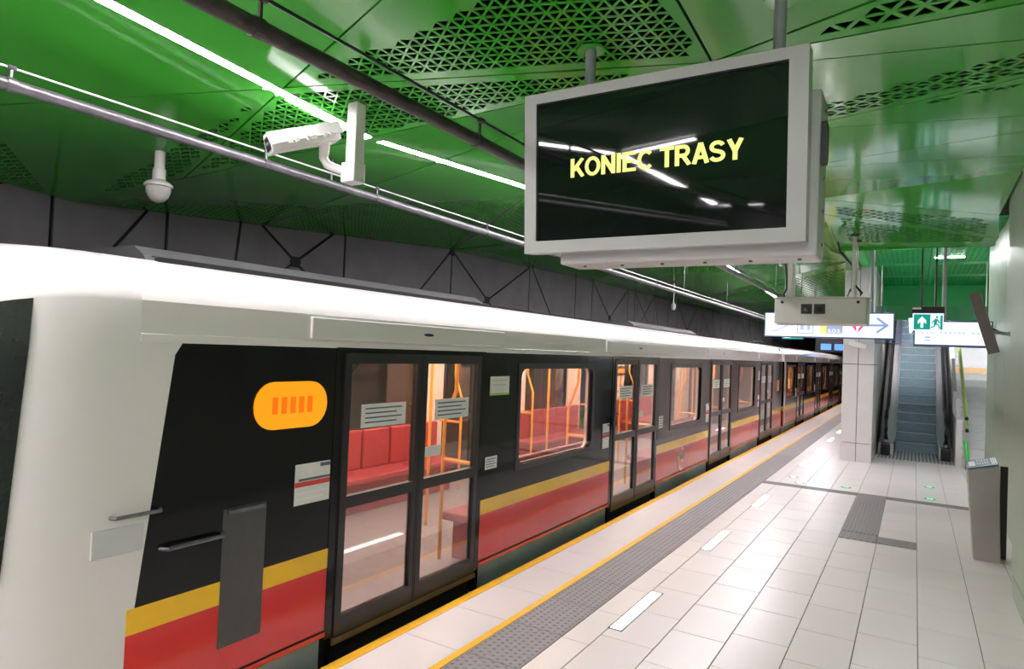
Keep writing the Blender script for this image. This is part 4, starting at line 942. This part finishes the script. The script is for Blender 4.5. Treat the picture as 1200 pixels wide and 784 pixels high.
# ---------------------------------------------------------------- STEEL PEDESTAL
pd = thing('steel_pedestal', (0.66, 8.6, 0), 'brushed steel pedestal with a slanted blue control top', 'pedestal')
obj('body', MB().loft([[(0.57, 8.5, 0), (0.80, 8.5, 0), (0.80, 8.74, 0), (0.57, 8.74, 0)], [(0.50, 8.5, 0.93), (0.77, 8.5, 1.005), (0.77, 8.80, 1.02), (0.50, 8.80, 0.945)]], True, True), m_stain, pd, bevel=0.006)
tp = obj('control_top', MB().loft([[(0.495, 8.49, 0.935), (0.765, 8.49, 1.01), (0.765, 8.80, 1.05), (0.495, 8.80, 0.975)], [(0.495, 8.49, 0.942), (0.765, 8.49, 1.017), (0.765, 8.80, 1.057), (0.495, 8.80, 0.982)]], True, True), m_blue, pd)
tz = lambda u_, v_: (0.495+0.27*u_, 8.49+0.31*v_, 0.9435+0.075*u_+0.04*v_)
obj('label', MB().prism([tz(0.08, 0.2), tz(0.28, 0.2), tz(0.28, 0.8), tz(0.08, 0.8)], (0, 0, 0.002)), m_paper, tp)
for k in range(3): obj('label', MB().prism([tz(0.80+0.06*k, 0.15), tz(0.835+0.06*k, 0.15), tz(0.835+0.06*k, 0.95), tz(0.80+0.06*k, 0.95)], (0, 0, 0.002)), m_paper, tp)
for k in range(10):
    u_ = 0.34+0.085*(k//2)*0.95; v_ = 0.3+0.35*(k % 2)
    obj('button', MB().prism([tz(u_, v_), tz(u_+0.04, v_), tz(u_+0.04, v_+0.2), tz(u_, v_+0.2)], (0, 0, 0.004)), m_grey, tp)
bx('back_post', m_bplast, pd, 0.80, 0.865, 8.72, 8.78, 0.0, 0.97)

# ---------------------------------------------------------------- ESCALATOR
es = thing('escalator', (0.06, 17.0, 0), 'escalator with dark blue-grey steps and black handrails beside the pillar', 'escalator')
EX0, EX1 = -0.35, 0.47; SL = math.tan(math.radians(30)); RUN, RISE = 0.364, 0.21
lp = bx('comb_plate', m_escm, es, -0.66, 0.72, 16.2, 18.0, 0.0, 0.006)
for k in range(20): bx('groove', m_tact, lp, -0.66+0.02+k*0.068, -0.66+0.05+k*0.068, 16.25, 17.95, 0.006, 0.009)
for k in range(26):
    y0 = 18.05+k*RUN; z0 = k*RISE
    s_ = obj('step', MB().box(EX0, EX1, y0, y0+0.03, z0-0.25, z0+RISE-0.012).box(EX0, EX1, y0, y0+RUN+0.02, z0+RISE-0.03, z0+RISE-0.006), m_escs, es)
    bx('tread_edge', m_escm, s_, EX0+0.01, EX1-0.01, y0-0.006, y0+0.02, z0+RISE-0.018, z0+RISE-0.002)
for sgn, xi, xo_ in ((-1, EX0-0.02, -0.66), (1, EX1+0.02, 0.72)):
    xm = (xi+xo_)/2
    pr = [(17.1, 0.0), (17.1, 0.24), (18.0, 0.32), (27.5, 0.32+9.5*SL), (27.5, -0.1+9.5*SL), (18.0, -0.1)]
    obj('skirt_panel', MB().prism([(xi, a, b) for a, b in pr], (xo_-xi, 0, 0)), m_escm, es)
    pb_ = [(17.05, 0.2), (17.0, 0.55), (17.1, 0.82), (17.4, 0.92), (18.0, 0.98), (27.5, 0.98+9.5*SL), (27.5, 0.3+9.5*SL), (18.0, 0.3)]
    obj('balustrade', MB().prism([(xm-0.02, a, b) for a, b in pb_], (0.04, 0, 0)), m_escm, es)
    obj('handrail', MB().tube([(xm, 17.35, 0.30), (xm, 17.05, 0.36), (xm, 16.93, 0.55), (xm, 16.98, 0.80), (xm, 17.2, 0.93), (xm, 17.5, 0.965), (xm, 18.0, 1.02), (xm, 27.5, 1.02+9.5*SL)], 0.04, 10), m_rubber, es, smooth=True)
    bx('newel_base', m_rubber, es, xm-0.09, xm+0.09, 16.78, 17.12, 0.0, 0.27, bevel=0.03)
    obj('deck_rail', MB().tube([(xi-0.01*sgn, 17.0, 0.30), (xi-0.01*sgn, 18.0, 0.36), (xi-0.01*sgn, 27.5, 0.36+9.5*SL)], 0.02, 8), m_escm, es, smooth=True)
# balustrade wall between escalator and stairs
bw = thing('balustrade_wall', (0.8, 17, 0), 'grey sloping balustrade between escalator and stairs', 'balustrade')
obj('slab', MB().prism([(0.74, a, b) for a, b in ((16.1, 0), (16.1, 0.95), (17.6, 1.0), (27.5, 1.0+9.7*SL), (27.5, 0))], (0.10, 0, 0)), m_pillar, bw)
for k in range(6): bx('glass_clamp', m_escm, bw, 0.755, 0.825, 16.5+k*1.3, 16.62+k*1.3, max(0.95, 1.0+(16.5+k*1.3-17.6)*SL), 1.35+max(0, (16.5+k*1.3-17.6)*SL))
# stairs
st = thing('staircase', (1.7, 16.5, 0), 'white staircase with tan warning strips right of the escalator', 'stairs')
z = 0.0; yy = 16.45
bx('warning_strip', m_wood, st, 0.86, 2.58, 15.9, 16.40, 0.0, 0.006)
for k in range(26):
    land = (k == 11)
    bx('step', m_stairw, st, 0.86, 2.58, yy, yy+(1.6 if land else 0.34), 0 if z < 0.1 else z-0.1, z+0.155, bevel=0.004)
    if k == 11: bx('warning_strip', m_wood, st, 0.9, 2.55, yy+0.02, yy+0.9, z+0.155, z+0.16)
    if k == 12: bx('warning_strip', m_wood, st, 0.9, 2.55, yy-0.012, yy, z-0.02, z+0.15)
    yy += 1.5 if land else 0.31; z += 0.155
for i, (dz, lab) in enumerate(((0.95, 'upper'), (0.72, 'lower'))):
    r_ = thing('stair_handrail', (0.95, 16.4, dz), ['upper lime green handrail along the stairs','lower lime green handrail along the stairs'][i], 'handrail', 'lime handrails')
    obj('rail', MB().tube([(0.93, 16.5-0.2*i, dz+0.02), (0.93, 20.0, dz+3.5*0.5), (0.93, 26, dz+3.5*0.5+6*0.5)], 0.028, 10), m_lime, r_, smooth=True)
    obj('end_cap', MB().tube([(0.93, 16.46-0.2*i, dz), (0.93, 16.5-0.2*i, dz+0.02)], 0.032, 10), m_bplast, r_)
    for k in range(3): obj('bracket', MB().tube([(0.93, 17.2+k*2, dz+(17.2+k*2-16.5)*0.5), (0.83, 17.2+k*2, dz-0.06+(17.2+k*2-16.5)*0.5)], 0.012, 6), m_escm, r_)
nr_ = tag(obj('newel_rail', MB().tube([(0.92, 15.75, 0.0), (0.92, 15.75, 0.25), (0.90, 15.78, 0.38), (0.88, 15.85, 0.55)], 0.035, 10), m_brgreen, None, smooth=True), 'short bright green bent rail at the foot of the stairs', 'handrail')
